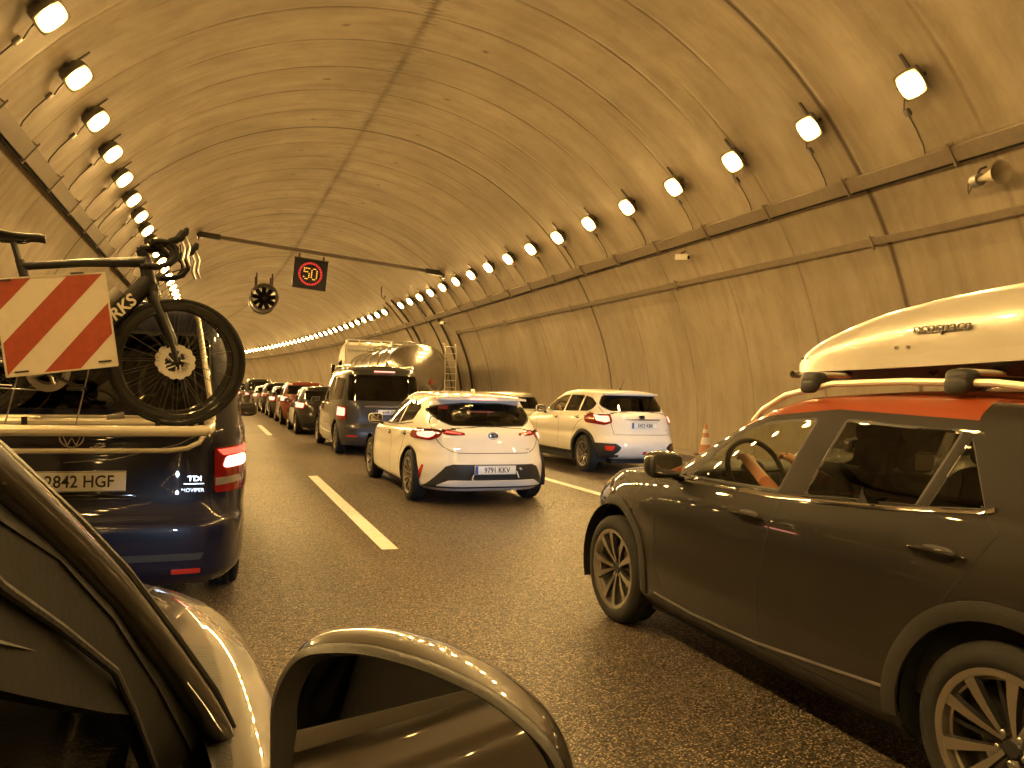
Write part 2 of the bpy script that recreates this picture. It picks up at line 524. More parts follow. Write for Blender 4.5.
WHEELS = {}
def wheel_parts(kind, R, Wd, rr):
    """tyre and rim meshes, outer face towards +x"""
    key = (kind, R, Wd, rr)
    if key in WHEELS: return WHEELS[key]
    bm = bmesh.new(); h = Wd/2
    prof = [(-h*.75, rr), (-h*.98, rr+.02), (-h, rr+(R-rr)*.55), (-h*.86, R-.012), (-h*.7, R-.002)]
    for g in (-.42, 0, .42):
        prof += [(g*h-.006-.02, R), (g*h-.006, R), (g*h-.005, R-.009), (g*h+.005, R-.009), (g*h+.006, R)]
    prof += [(h*.7, R-.002), (h*.86, R-.012), (h, rr+(R-rr)*.55), (h*.99, rr+(R-rr)*.35), (h*.985, rr+.028), (h*.9, rr+.010), (h*.75, rr)]
    lathe(bm, prof, seg=64, closed=True); finish(bm)
    tyre = bpy.data.meshes.new('tyre'); bm.to_mesh(tyre); bm.free(); tyre.materials.append(M['rubber']); tyre.shade_smooth()
    bm = bmesh.new()
    lathe(bm, [(h*.80, rr+.012), (h*.94, rr+.012), (h*.95, rr+.002), (h*.9, rr-.012), (h*.60, rr-.022), (-h*.6, rr-.03), (-h*.6, rr-.036), (h*.60, rr-.028), (h*.80, rr-.0)], seg=64, mat=0, closed=True)
    # dark inner barrel disc, brake disc, hub
    lathe(bm, [(-h*.3, .0), (-h*.3, rr-.03)], seg=40, mat=1)
    lathe(bm, [(-.005, .06), (-.005, rr*.62), (.005, rr*.62), (.005, .06)], seg=40, mat=2)
    lathe(bm, [(h*.60, .0), (h*.60, .026), (h*.52, .032), (h*.30, .055), (.0, .06)], seg=24, mat=1)
    n = {'five': 5, 'five_double': 5, 'ten': 10, 'six_double': 6}[kind]
    def spoke(a, w0, w1, x0, x1, mat, dep=.022, sweep=0):
        ca, sa = math.cos(a), math.sin(a); rad = Vector((0, ca, sa)); tan = Vector((0, -sa, ca)); X = Vector((1, 0, 0))
        K = 6; rows = []
        for k in range(K+1):
            t = k/K; r = .035+(rr-.008-.035)*t; wd = w0+(w1-w0)*t; x = x0+(x1-x0)*t+math.sin(t*PI)*.008
            c = rad*r+tan*(sweep*t)+X*x
            rows.append([bm.verts.new(c-tan*wd/2), bm.verts.new(c+tan*wd/2), bm.verts.new(c+tan*wd*.62-X*dep), bm.verts.new(c-tan*wd*.62-X*dep)])
        for A, B in zip(rows, rows[1:]):
            for q in range(4):
                f = bm.faces.new((A[q], B[q], B[(q+1) % 4], A[(q+1) % 4])); f.material_index = mat if q == 0 else 1
        f = bm.faces.new(rows[-1]); f.material_index = 1
    for i in range(n):
        a = 2*PI*i/n+.3
        if kind == 'five_double':          # two bright splayed blades and dark hooked ones between
            for sgn in (-1, 1):
                spoke(a+sgn*.12, .013, .044, h*.55, h*.88, 0, sweep=sgn*.036)
            for sgn in (-1, 1): spoke(a+PI/5+sgn*.05, .012, .016, h*.34, h*.50, 1, sweep=-sgn*.012)
        elif kind == 'five': spoke(a, .045, .075, h*.5, h*.85, 0)
        elif kind == 'six_double':
            for sgn in (-1, 1): spoke(a+sgn*.13, .018, .026, h*.5, h*.85, 0, sweep=sgn*.01)
        else: spoke(a, .02, .026, h*.5, h*.85, 0)
    for i in range(5):
        a = 2*PI*i/5
        lathe(bm, [(h*.36, .011), (h*.62, .011), (h*.64, .008), (h*.64, 0)], seg=8, c=(0, .048*math.cos(a), .048*math.sin(a)), mat=2)
    bmesh.ops.recalc_face_normals(bm, faces=bm.faces)
    rim = bpy.data.meshes.new('rim'); bm.to_mesh(rim); bm.free()
    for m in ('alloy', 'alloy_dark', 'steel'): rim.materials.append(M[m])
    rim.shade_smooth(); rim.set_sharp_from_angle(angle=math.radians(30))
    WHEELS[key] = (tyre, rim); return WHEELS[key]
def add_wheel(root, kind, R, Wd, rr, x, y, side, spin=0, rimname='rim'):
    ty, rm = wheel_parts(kind, R, Wd, rr)
    e = empty('wheel', (x*side, y, R), 0, root); e.rotation_euler = (0, 0, 0 if side > 0 else PI)
    t = bpy.data.objects.new('tyre', ty); link(t, e)
    r = bpy.data.objects.new('rim', rm); r.rotation_euler = (spin, 0, 0); link(r, e)
    return e
def plate(root, s, loc, w=.52, h=.11, rotx=0, blue=True, ry=0):
    """rear number plate facing -y"""
    bm = bmesh.new(); box(bm, (0, 0, 0), (w, .012, h), bev=.004)
    if blue: box(bm, (-w/2+.022, -.0065, 0), (.038, .004, h-.012), mat=1)
    p = obj('number_plate', bm, ['plate_white', 'plate_blue'], root, loc, (rotx, 0, 0))
    text(s, h*.82, 'ink', p, (.02, -.0072, -.003), (PI/2, 0, 0), sx=.86 if len(s) > 6 else 1, ext=.0008, bold=.0012)
    bm = bmesh.new()
    for a, b, c_, d in ((0, h/2-.004, w, .004), (0, -h/2+.004, w, .004)): box(bm, (a, -.0068, b), (c_-.008, .002, .0025))
    obj('rim', bm, 'ink', p).name = 'border'
    return p
def seat(root, x, y, z=.32, hgt=1.0, mat='seat_fabric', w=.24, name='seat'):
    bm = bmesh.new()
    supe(bm, (x, y+.22, z+.18), (w, .27, .09), 4)
    rot = Matrix.Rotation(math.radians(16), 3, 'X')
    supe(bm, (x, y-.10, z+.47), (w, .075, .31), 4, rot=rot)
    supe(bm, (x, y-.21, z+.86), (.125, .05, .085), 3.5, rot=rot)
    tube(bm, [(x-.05, y-.18, z+.72), (x-.05, y-.205, z+.82)], .007); tube(bm, [(x+.05, y-.18, z+.72), (x+.05, y-.205, z+.82)], .007)
    return obj(name, bm, mat, root)
def steering(root, x, y, z, r=.18):
    bm = bmesh.new(); rot = Matrix.Rotation(math.radians(65), 3, 'X'); c = Vector((x, y, z))
    tube(bm, [c+rot @ Vector((r*math.cos(2*PI*i/36), r*math.sin(2*PI*i/36), 0)) for i in range(36)], .015, closed=True)
    supe(bm, c+rot @ Vector((0, 0, -.02)), (.075, .065, .03), 3, rot=rot)
    for a in (0, PI, -PI/2): tube(bm, [c+rot @ Vector((math.cos(a)*.05, math.sin(a)*.05, -.015)), c+rot @ Vector((math.cos(a)*r, math.sin(a)*r, 0))], .015, 8, sx=.6)
    tube(bm, [c+rot @ Vector((0, 0, -.03)), c+rot @ Vector((0, -.02, -.25))], .035)
    return obj('steering_wheel', bm, 'interior_dark', root)
def mirror(root, x, y, z, side, mat, k=1.0):
    """door mirror: painted cap, dark bezel, glass facing back"""
    m = empty('door_mirror', (x*side, y, z), 0, root)
    bm = bmesh.new(); supe(bm, (side*.10*k, .02, .02), (.105*k, .065*k, .075*k), 3.2, rot=Matrix.Rotation(-side*.2, 3, 'Z')); 
    obj('housing', bm, mat, m)
    bm = bmesh.new(); supe(bm, (side*.105*k, -.028*k, .02), (.095*k, .025, .066*k), 4)
    tube(bm, [(-side*.03, .03, -.06), (side*.04, .02, -.035), (side*.07, .01, -.02)], [.035, .03, .025], 10, sx=.6)
    obj('bezel', bm, 'black_plastic', m)
    bm = bmesh.new(); prism(bm, roundpoly([(side*.105-.08*k, -.045*k), (side*.105+.08*k, -.045*k), (side*.105+.082*k, .05*k), (side*.105-.075*k, .055*k)], .025), 'y', -.0555, -.054)
    bmesh.ops.translate(bm, vec=(0, 0, .018), verts=bm.verts)
    obj('mirror_glass', bm, 'mirror_glass', m)
    return m

def make_car(sp):
    """sp: dict with rings and cut-outs; y = 0 at the rear bumper, forward +y"""
    root = empty(sp['name']); H = sp.get('H', 64); sub = sp.get('sub', 4); tap = sp.get('tap', 1.0); yc = sp.get('yc', sp['L']*.5)
    hi = sp.get('hi', True); pm = sp['paint']; gyc = sp.get('gyc', .5*(sp['gh'][-1][0]+sp['gh'][-1][1]))
    sp['gh'] = [(*g[:5], g[5]+1.0) for g in sp['gh']]
    bm = bmesh.new()
    shell(bm, sp['tub'], H, sub, tap, yc, sp.get('hood_crown', .03), mats=sp.get('tubmats'))
    g0 = sp['gh'][0]
    tubfaces = set(bm.faces)
    # open the deck under the greenhouse so that the cabin is a real space
    if hi:
        dk = [f for f in bm.faces if f.normal.length >= 0 and False]
        bm.normal_update()
        ci = [f for f in bm.faces if f.normal.z > .6 and g0[0]+.06 < f.calc_center_median().y < g0[1]-.16 and abs(f.calc_center_median().x) < (g0[2]-.05)*(1-.30*max(0, (f.calc_center_median().y-(g0[1]-.7))/.7)**2)]
        for f in bm.faces:
            c_ = f.calc_center_median()
            if f.normal.z > .6 and g0[0]+.02 < c_.y < g0[1]-.03 and abs(c_.x) < g0[2]-.02: f.material_index = 1     # scuttle panel
        bmesh.ops.delete(bm, geom=ci, context='FACES')
    nb = bmesh.new(); shell(nb, sp['gh'], H, sub, sp.get('gtap', tap), gyc, sp.get('roof_crown', .04), capmat=sp.get('roofmat', 0))
    tmp = bpy.data.meshes.new('tmp'); nb.to_mesh(tmp); nb.free(); bm.from_mesh(tmp); bpy.data.meshes.remove(tmp)
    bm.normal_update()
    B = Body(bm, sp['W']/2-.30); sp['B'] = B
    gz = sp.get('gz', .9)
    gh = lambda f: f.calc_center_median().z > gz
    def window(poly, view, side, gm, name, rim=.012):
        fs = cut_region(bm, poly, view, side, gh)
        if not fs: return
        if gm is None:
            bmesh.ops.delete(bm, geom=fs, context='FACES'); bmesh.ops.delete(bm, geom=[v for v in bm.verts if not v.link_faces], context='VERTS'); return
        g = lift(fs, -.002)
        if rim:
            r = bmesh.ops.inset_region(g, faces=list(g.faces), thickness=rim, depth=0, use_even_offset=True, use_boundary=True)
            for f in r['faces']: f.material_index = 1
        bmesh.ops.delete(bm, geom=fs, context='FACES')
        loose = [v for v in bm.verts if not v.link_faces]; bmesh.ops.delete(bm, geom=loose, context='VERTS')
        return obj(name, g, [gm, 'seal'], root)
    for poly, gm, name in sp.get('side_windows', []):
        for sd in (1, -1): window(poly, 'side', sd, (None if sd > 0 else 'glass_dark') if gm == 'open' else gm, name, .005 if name == 'quarter_window' else .012)
    if 'rear_window' in sp: window(sp['rear_window'], 'rear', 1, sp.get('rear_glass', 'glass_dark'), 'rear_window', .02)
    if 'windshield' in sp: window(sp['windshield'], 'front', 1, sp.get('ws_glass', 'glass_clear'), 'windshield', .02)
    # paint regions
    for poly, view, mi, pred in sp.get('regions', []):
        for sd in ((1, -1) if view == 'side' else (1,)):
            for f in cut_region(bm, poly, view, sd, pred): f.material_index = mi
    # wheel arches
    R = sp['wheel'][1]; ra = sp.get('arch', R+.045)
    for wy in sp['axles']:
        for sd in (1, -1):
            fs = cut_region(bm, circ(wy, R+.01, ra, 30), 'side', sd, lambda f: True)
            fs = [f for f in fs if abs(f.calc_center_median().x) > .4]
            bmesh.ops.delete(bm, geom=fs, context='FACES')
    # below the arches open the sill too
    bmesh.ops.delete(bm, geom=[v for v in bm.verts if not v.link_faces], context='VERTS')
    body = obj('body', bm, [pm, 'clad_plastic', sp.get('paint2', pm), 'gloss_black'], root, sharp=38); sp['body'] = body
    # dark wells, underbody, cabin tub
    W = sp['W']/2
    for wy in sp['axles']:
        for sd in (1, -1):
            wb = bmesh.new(); pr = []
            a0, a1 = -.35, PI+.35; K = 22; rows = []
            for xx in (W-.03, W-.34):
                rows.append([wb.verts.new((xx*sd, wy+(ra+.012)*math.cos(a0+(a1-a0)*i/K), R+.01+(ra+.012)*math.sin(a0+(a1-a0)*i/K))) for i in range(K+1)])
            for i in range(K): wb.faces.new((rows[0][i], rows[0][i+1], rows[1][i+1], rows[1][i]))
            wb.faces.new(rows[1])
            obj('wheel_well', wb, 'gap', root)
    ub = bmesh.new(); 
    box(ub, (0, sp['L']/2, .25), (sp['W']-.72, sp['L']-.5, .12)); box(ub, (0, (sp['axles'][0]+sp['axles'][1])/2, .25), (sp['W']-.16, sp['axles'][1]-sp['axles'][0]-2*ra-.06, .12))
    obj('underbody', ub, 'gap', root)
    if hi:
        ib = bmesh.new(); g = sp['gh'][0]
        o = ring(g[0]+.06, g[1]-.10, g[2]-.03, g[4] if len(g) > 4 else 5, g[5] if len(g) > 5 else 4, 24, gyc, sp.get('gtap', tap))
        full = o+[(-x, y) for x, y in o[-2:0:-1]]
        top = [ib.verts.new((x, y, cat(g[3], y)-.005)) for x, y in full]; bot = [ib.verts.new((x, y, .36)) for x, y in full]
        for i in range(len(full)): ib.faces.new((top[i-1], top[i], bot[i], bot[i-1]))
        ib.faces.new(bot)
        obj('cabin_lining', ib, sp.get('lining', 'interior_dark'), root)
        db = bmesh.new(); yd = sp['dash']
        supe(db, (0, yd, sp['belt']-.10), (g[2]-.07, .26, .13), 5); supe(db, (-.36, yd-.20, sp['belt']-.03), (.17, .10, .06), 3)
        obj('dashboard', db, sp.get('dashmat', 'interior_dark'), root)
        for sx in (-.37, .37): seat(root, sx, yd-.98, z=sp['belt']-.66)
        rb = bmesh.new(); supe(rb, (0, sp['rearseat'], sp['belt']-.28), (.60, .09, .33), 5, rot=Matrix.Rotation(math.radians(14), 3, 'X'))
        supe(rb, (0, sp['rearseat']+.25, sp['belt']-.5), (.62, .25, .1), 4)
        for sx in (-.36, .36): supe(rb, (sx, sp['rearseat']-.07, sp['belt']+.11), (.12, .05, .07), 3.5)
        obj('rear_seat', rb, 'seat_fabric', root)
        steering(root, -.37, yd-.33, sp['belt']+.02)
    # seams
    for pts, view, closed in sp.get('seams', []):
        for sd in ((1, -1) if view == 'side' else (1,)):
            sb = bmesh.new(); B.line(sb, pts, view, sd, w=.008, t=.0008, closed=closed)
            if len(sb.faces): obj('panel_gap', sb, 'gap', root)
            else: sb.free()
    for name, mat, pts, view, wd, t, closed in sp.get('trims', []):
        for sd in ((1, -1) if view == 'side' else (1,)):
            tb = bmesh.new(); B.line(tb, pts, view, sd, w=wd, t=t, closed=closed, round_=True, step=.02)
            if len(tb.faces): obj(name, tb, mat, root)
            else: tb.free()
    for name, mat, poly, view, t in sp.get('patches', []):
        sides = (1, -1) if sp.get('mirror_patches', True) and (view == 'side' or min(p[0] for p in poly) > 0) else (1,)
        for sd in sides:
            pb = B.patch(poly, view, sd, t=t, skirt=.004)
            if len(pb.faces): obj(name, pb, mat, root)
            else: pb.free()
    kind, R, Wd, rr = sp['wheel']
    for i, wy in enumerate(sp['axles']):
        for sd in (1, -1): add_wheel(root, kind, R, Wd, rr, W-Wd/2-.025, wy, sd, spin=random.uniform(0, 6))
    if hi:
        for sd in (1, -1): mirror(root, sp['mir'][0], sp['mir'][1], sp['mir'][2], sd, sp.get('mirmat', pm))
        hb = sp.get('handles', [])
        for (hy, hz) in hb:
            for sd in (1, -1):
                h, no = B.hit(hy, hz, 'side', sd)
                if h is None: continue
                q = bmesh.new(); 
                P = [h+Vector((no.x*d, dy, no.z*d+dz)) for dy, d, dz in ((-.11, .000, 0), (-.095, .022, .002), (-.05, .032, .004), (.0, .034, .004), (.05, .032, .003), (.085, .022, 0), (.10, .0, 0))]
                tube(q, P, [.011, .014, .015, .015, .015, .014, .011], 8, sx=.55, sy=1.05)
                supe(q, h+Vector((-no.x*.004, -.01, -.004)), (.012, .075, .032), 2.4, mat=1)
                obj('door_handle', q, [sp.get('handlemat', pm), 'black_plastic'], root)
    return root

# ------------------------------------------------------------------ the tunnel
def off(Y): return -(Y-36)**2/800 if Y > 36 else 0.0
def head(Y): return math.atan2(-(Y-36)/400, 1) if Y > 36 else 0.0   # slope dX/dY
TX, TZ, TR = 3.3, .55, 7.55
def prof(a, r=TR): return TX+r*math.sin(a), TZ+r*math.cos(a)       # a = 0 at the crown, + to the right
Y0, Y1 = -34.0, 210.0
def ys(step=2.0): 
    n = int((Y1-Y0)/step); return [Y0+(Y1-Y0)*i/n for i in range(n+1)]

def concrete_lining():
    m, nt, b = _new('lining_concrete')
    uv = nt.nodes.new('ShaderNodeUVMap'); uv.uv_map = 'UVMap'
    sp = nt.nodes.new('ShaderNodeSeparateXYZ'); nt.links.new(uv.outputs[0], sp.inputs[0]); u, v = sp.outputs[0], sp.outputs[1]
    def vec(su, sv, o=0):
        c = nt.nodes.new('ShaderNodeCombineXYZ'); nt.links.new(mth(nt, 'MULTIPLY', u, su), c.inputs[0])
        nt.links.new(mth(nt, 'MULTIPLY', v, sv), c.inputs[1]); c.inputs[2].default_value = o; return c.outputs[0]
    big = noise(nt, vec(.35, .35), 1, 7, .62, .6); mid = noise(nt, vec(1.2, 2.6, 4), 1, 8, .7, .4); fine = noise(nt, vec(9, 9, 2), 1, 6, .7)
    streak = noise(nt, vec(.5, 7, 9), 1, 6, .7, .3); streak2 = noise(nt, vec(.22, 1.9, 1), 1, 6, .65, .8)
    base = mixc(nt, ramp(nt, big, .3, .72), (.30, .255, .19), (.46, .40, .31))
    base = mixc(nt, mth(nt, 'MULTIPLY', ramp(nt, mid, .48, .74), .5), base, (.23, .19, .14))
    base = mixc(nt, mth(nt, 'MULTIPLY', ramp(nt, streak2, .55, .75), .45), base, (.22, .18, .13))
    base = mixc(nt, mth(nt, 'MULTIPLY', ramp(nt, fine, .55, .8), .25), base, (.42, .37, .30))
    au = mth(nt, 'ABSOLUTE', mth(nt, 'SUBTRACT', u, .04))
    crown = ramp(nt, au, 5.2, 3.6)                  # form-panel joints above the trays, wider panels below
    wob = mth(nt, 'MULTIPLY', mth(nt, 'SUBTRACT', mid, .5), .03)
    def joint(per, ph, wd):
        t = mth(nt, 'PINGPONG', mth(nt, 'ADD', mth(nt, 'SUBTRACT', v, ph), wob), per/2)
        return ramp(nt, t, wd, wd*.25)
    brk = ramp(nt, noise(nt, vec(1.1, .6, 7), 1, 4, .6), .30, .62)
    j1 = mth(nt, 'MULTIPLY', mth(nt, 'MULTIPLY', joint(1.32, 19.9, .05), crown), mth(nt, 'MULTIPLY_ADD', brk, .6, .45))
    j2 = mth(nt, 'MULTIPLY', mth(nt, 'MULTIPLY', joint(2.112, 19.9, .05), mth(nt, 'SUBTRACT', 1, crown)), mth(nt, 'MULTIPLY_ADD', brk, .6, .2))
    j3 = joint(10.56, 19.9, .075)
    # soot bleeding from the joints
    soft = mth(nt, 'MULTIPLY', mth(nt, 'MAXIMUM', joint(10.56, 19.9, .9), mth(nt, 'MULTIPLY', joint(1.32, 19.9, .42), .5)), ramp(nt, streak, .42, .78))
    # crown seam with ragged cross stains
    rag = noise(nt, vec(1.2, 11, 3), 1, 5, .75)
    rg = mth(nt, 'MULTIPLY_ADD', ramp(nt, rag, .5, .85), .45, .02)
    seam = ramp(nt, mth(nt, 'SUBTRACT', au, rg), .10, -.05)
    seam = mth(nt, 'MULTIPLY', seam, mth(nt, 'MULTIPLY_ADD', ramp(nt, noise(nt, vec(1, .5, 12), 1, 4), .3, .6), .5, .4))
    halo = mth(nt, 'MULTIPLY', ramp(nt, au, 1.3, .1), ramp(nt, mid, .38, .70))
    dark = mth(nt, 'MAXIMUM', mth(nt, 'MAXIMUM', mth(nt, 'MULTIPLY', j1, .62), mth(nt, 'MULTIPLY', j2, .42)), mth(nt, 'MULTIPLY', j3, .85))
    dark = mth(nt, 'MAXIMUM', dark, mth(nt, 'MULTIPLY', seam, .85))
    dark = mth(nt, 'MAXIMUM', dark, mth(nt, 'MULTIPLY', mth(nt, 'MAXIMUM', soft, halo), .30))
    # plugged lifting-anchor holes, one per panel, in two lines beside the crown
    def spots(u0, ph):
        du = mth(nt, 'SUBTRACT', u, u0); dv = mth(nt, 'PINGPONG', mth(nt, 'SUBTRACT', v, ph), 1.32)
        d = mth(nt, 'SQRT', mth(nt, 'ADD', mth(nt, 'MULTIPLY', mth(nt, 'MULTIPLY', du, du), .5), mth(nt, 'MULTIPLY', dv, dv)))
        return ramp(nt, mth(nt, 'SUBTRACT', d, mth(nt, 'MULTIPLY', mth(nt, 'SUBTRACT', fine, .5), .16)), .075, .03)
    sp_ = mth(nt, 'MAXIMUM', spots(1.35, 19.3), spots(-1.3, 19.3))
    dark = mth(nt, 'MAXIMUM', dark, mth(nt, 'MULTIPLY', sp_, .6), clamp=True)
    # run-off stains, and a tone that darkens evenly towards the wall foot
    low = ramp(nt, au, 8.2, 11.6); 
    stain = mth(nt, 'MULTIPLY', ramp(nt, noise(nt, vec(.25, 3.2, 5), 1, 6, .7), .45, .75), .4)
    base = mixc(nt, stain, base, (.175, .14, .105))
    base = mixc(nt, mth(nt, 'MULTIPLY', low, .30), base, (.15, .12, .09))
    col = mixc(nt, dark, base, (.060, .036, .020))
    nt.links.new(col, b.inputs['Base Color']); b.inputs['Roughness'].default_value = .82
    nt.links.new(mth(nt, 'MULTIPLY_ADD', mid, .3, .62), b.inputs['Roughness'])
    bp = nt.nodes.new('ShaderNodeBump'); bp.inputs['Strength'].default_value = .5; bp.inputs['Distance'].default_value = .02
    hgt = mth(nt, 'SUBTRACT', mth(nt, 'MULTIPLY', fine, .3), mth(nt, 'ADD', mth(nt, 'MAXIMUM', j1, j2), j3)); nt.links.new(hgt, bp.inputs['Height'])
    nt.links.new(bp.outputs[0], b.inputs['Normal'])
concrete_lining()

bm = bmesh.new(); uvl = bm.loops.layers.uv.new('UVMap')
AN = 1.66; NA = 72; Ys = ys(1.32); grid = []
for Y in Ys:
    row = []
    for i in range(NA+1):
        a = -AN+2*AN*i/NA; X, Z = prof(a)
        row.append(bm.verts.new((X+off(Y), Y, Z)))
    grid.append(row)
for j in range(len(Ys)-1):
    for i in range(NA):
        f = bm.faces.new((grid[j][i], grid[j+1][i], grid[j+1][i+1], grid[j][i+1]))
        for lp, (ii, jj) in zip(f.loops, ((i, j), (i, j+1), (i+1, j+1), (i+1, j))):
            lp[uvl].uv = ((-AN+2*AN*ii/NA)*TR, Ys[jj])
t = obj('tunnel_lining', bm, 'lining_concrete'); t['kind'] = 'structure'
# outer ends: unseen dark caps added to shut out the world light
for nm, Y in (('unseen_end_cap', Y1-.5), ('unseen_end_cap', Y0+.5)):
    bm = bmesh.new(); bm.faces.new([bm.verts.new((prof(-AN+2*AN*i/24, TR+.2)[0]+off(Y), Y, prof(-AN+2*AN*i/24, TR+.2)[1])) for i in range(25)])
    simple('end_cap_dark', (.12, .10, .08), .9) if 'end_cap_dark' not in M else None
    o = obj(nm, bm, 'end_cap_dark'); o['kind'] = 'structure'

def asphalt():
    m, nt, b = _new('asphalt'); co = objco(nt)
    big = noise(nt, co, .35, 5, .6); mid = noise(nt, co, 3.0, 5, .65)
    mp = nt.nodes.new('ShaderNodeMapping'); mp.inputs['Scale'].default_value = (1.6, .12, 1); nt.links.new(co, mp.inputs[0])
    track = noise(nt, mp.outputs[0], 1, 5, .6)
    vo = nt.nodes.new('ShaderNodeTexVoronoi'); vo.inputs['Scale'].default_value = 100; nt.links.new(co, vo.inputs['Vector'])
    cell = nt.nodes.new('ShaderNodeSeparateColor'); nt.links.new(vo.outputs['Color'], cell.inputs[0])
    stone = ramp(nt, vo.outputs['Distance'], .62, .30)
    br = mth(nt, 'POWER', cell.outputs[0], 2.2)
    col = mixc(nt, mth(nt, 'MULTIPLY', stone, br, None, True), (.015, .0115, .008), (.62, .48, .325))
    g2 = noise(nt, co, 46, 4, .7)
    col = mixc(nt, mth(nt, 'MULTIPLY', ramp(nt, g2, .5, .8), .5), col, (.022, .018, .013))
    col = mixc(nt, mth(nt, 'MULTIPLY', ramp(nt, track, .45, .7), .35), col, (.040, .032, .023))
    col = mixc(nt, mth(nt, 'MULTIPLY', ramp(nt, mid, .45, .8), .35), col, (.11, .09, .062))
    nt.links.new(col, b.inputs['Base Color'])
    nt.links.new(mth(nt, 'MULTIPLY_ADD', big, -.25, mth(nt, 'MULTIPLY_ADD', cell.outputs[1], .35, .42)), b.inputs['Roughness'])
    bp = nt.nodes.new('ShaderNodeBump'); bp.inputs['Strength'].default_value = .8; bp.inputs['Distance'].default_value = .006
    nt.links.new(mth(nt, 'ADD', mth(nt, 'MULTIPLY', stone, cell.outputs[2]), mth(nt, 'MULTIPLY', g2, .6)), bp.inputs['Height'])
    nt.links.new(bp.outputs[0], b.inputs['Normal'])
asphalt()
simple('kerb_concrete', (.24, .215, .18), .85, var=.3, scale=4, bump=.4)
def strip(name, mat, x0, x1, z, Ya=Y0, Yb=Y1, step=3.0, z1=None, parent=None, kind='structure'):
    bm = bmesh.new(); n = max(1, int((Yb-Ya)/step)); prev = None
    for i in range(n+1):
        Y = Ya+(Yb-Ya)*i/n; o = off(Y)
        cur = [bm.verts.new((x0+o, Y, z)), bm.verts.new((x1+o, Y, z))]
        if z1 is not None: cur += [bm.verts.new((x1+o, Y, z1)), bm.verts.new((x0+o, Y, z1))]
        if prev:
            m_ = len(cur)
            for k in range(m_ if m_ > 2 else 1):
                k2 = (k+1) % m_; bm.faces.new((prev[k], prev[k2], cur[k2], cur[k]))
        prev = cur
    bmesh.ops.recalc_face_normals(bm, faces=bm.faces)
    if z1 is None and bm.faces[:][0].normal.z < 0: bmesh.ops.reverse_faces(bm, faces=bm.faces)
    o = obj(name, bm, mat, parent, smooth=False)
    if kind: o['kind'] = kind
    return o
strip('road', 'asphalt', -9, 16, 0)
strip('walkway', 'kerb_concrete', 9.75, 11.4, .15, z1=-.05)
strip('walkway', 'kerb_concrete', -4.9, -3.15, .15, z1=-.05)
def road_paint():
    m, nt, b = _new('road_paint'); co = objco(nt)
    n = noise(nt, co, 38, 5, .7); n2 = noise(nt, co, 3, 4)
    worn = mth(nt, 'MULTIPLY', ramp(nt, n, .50, .66), ramp(nt, n2, .3, .75))
    nt.links.new(mixc(nt, worn, (.76, .75, .72), (.16, .14, .11)), b.inputs['Base Color']); b.inputs['Roughness'].default_value = .55
road_paint()
for x in (-2.25, 8.85): strip('edge_line', 'road_paint', x-.09, x+.09, .004)
for xc in (1.475, 5.155):
    for k in range(-2, 9):
        ya = 6.75+16.6*k; strip('lane_dash', 'road_paint', xc-.075, xc+.075, .004, ya, ya+5.9, 2.0)

# ------------------------------------------------------------------ ceiling floodlights
ones = ['', 'first', 'second', 'third', 'fourth', 'fifth', 'sixth', 'seventh', 'eighth', 'ninth', 'tenth', 'eleventh', 'twelfth', 'thirteenth', 'fourteenth', 'fifteenth', 'sixteenth', 'seventeenth', 'eighteenth', 'nineteenth']
tens = {2: ('twentieth', 'twenty'), 3: ('thirtieth', 'thirty'), 4: ('fortieth', 'forty'), 5: ('fiftieth', 'fifty'), 6: ('sixtieth', 'sixty'), 7: ('seventieth', 'seventy'), 8: ('eightieth', 'eighty')}
def ordinal(n):
    if n < 20: return ones[n]
    t_, u_ = divmod(n, 10); return tens[t_][0] if u_ == 0 else tens[t_][1]+' '+ones[u_]
LA = math.asin((8.53-TX)/7.32)
def lamp_frame(a): return Vector((math.sin(a), 0, math.cos(a))), Vector((math.cos(a), 0, -math.sin(a)))   # outward normal, tangent (towards right/down)
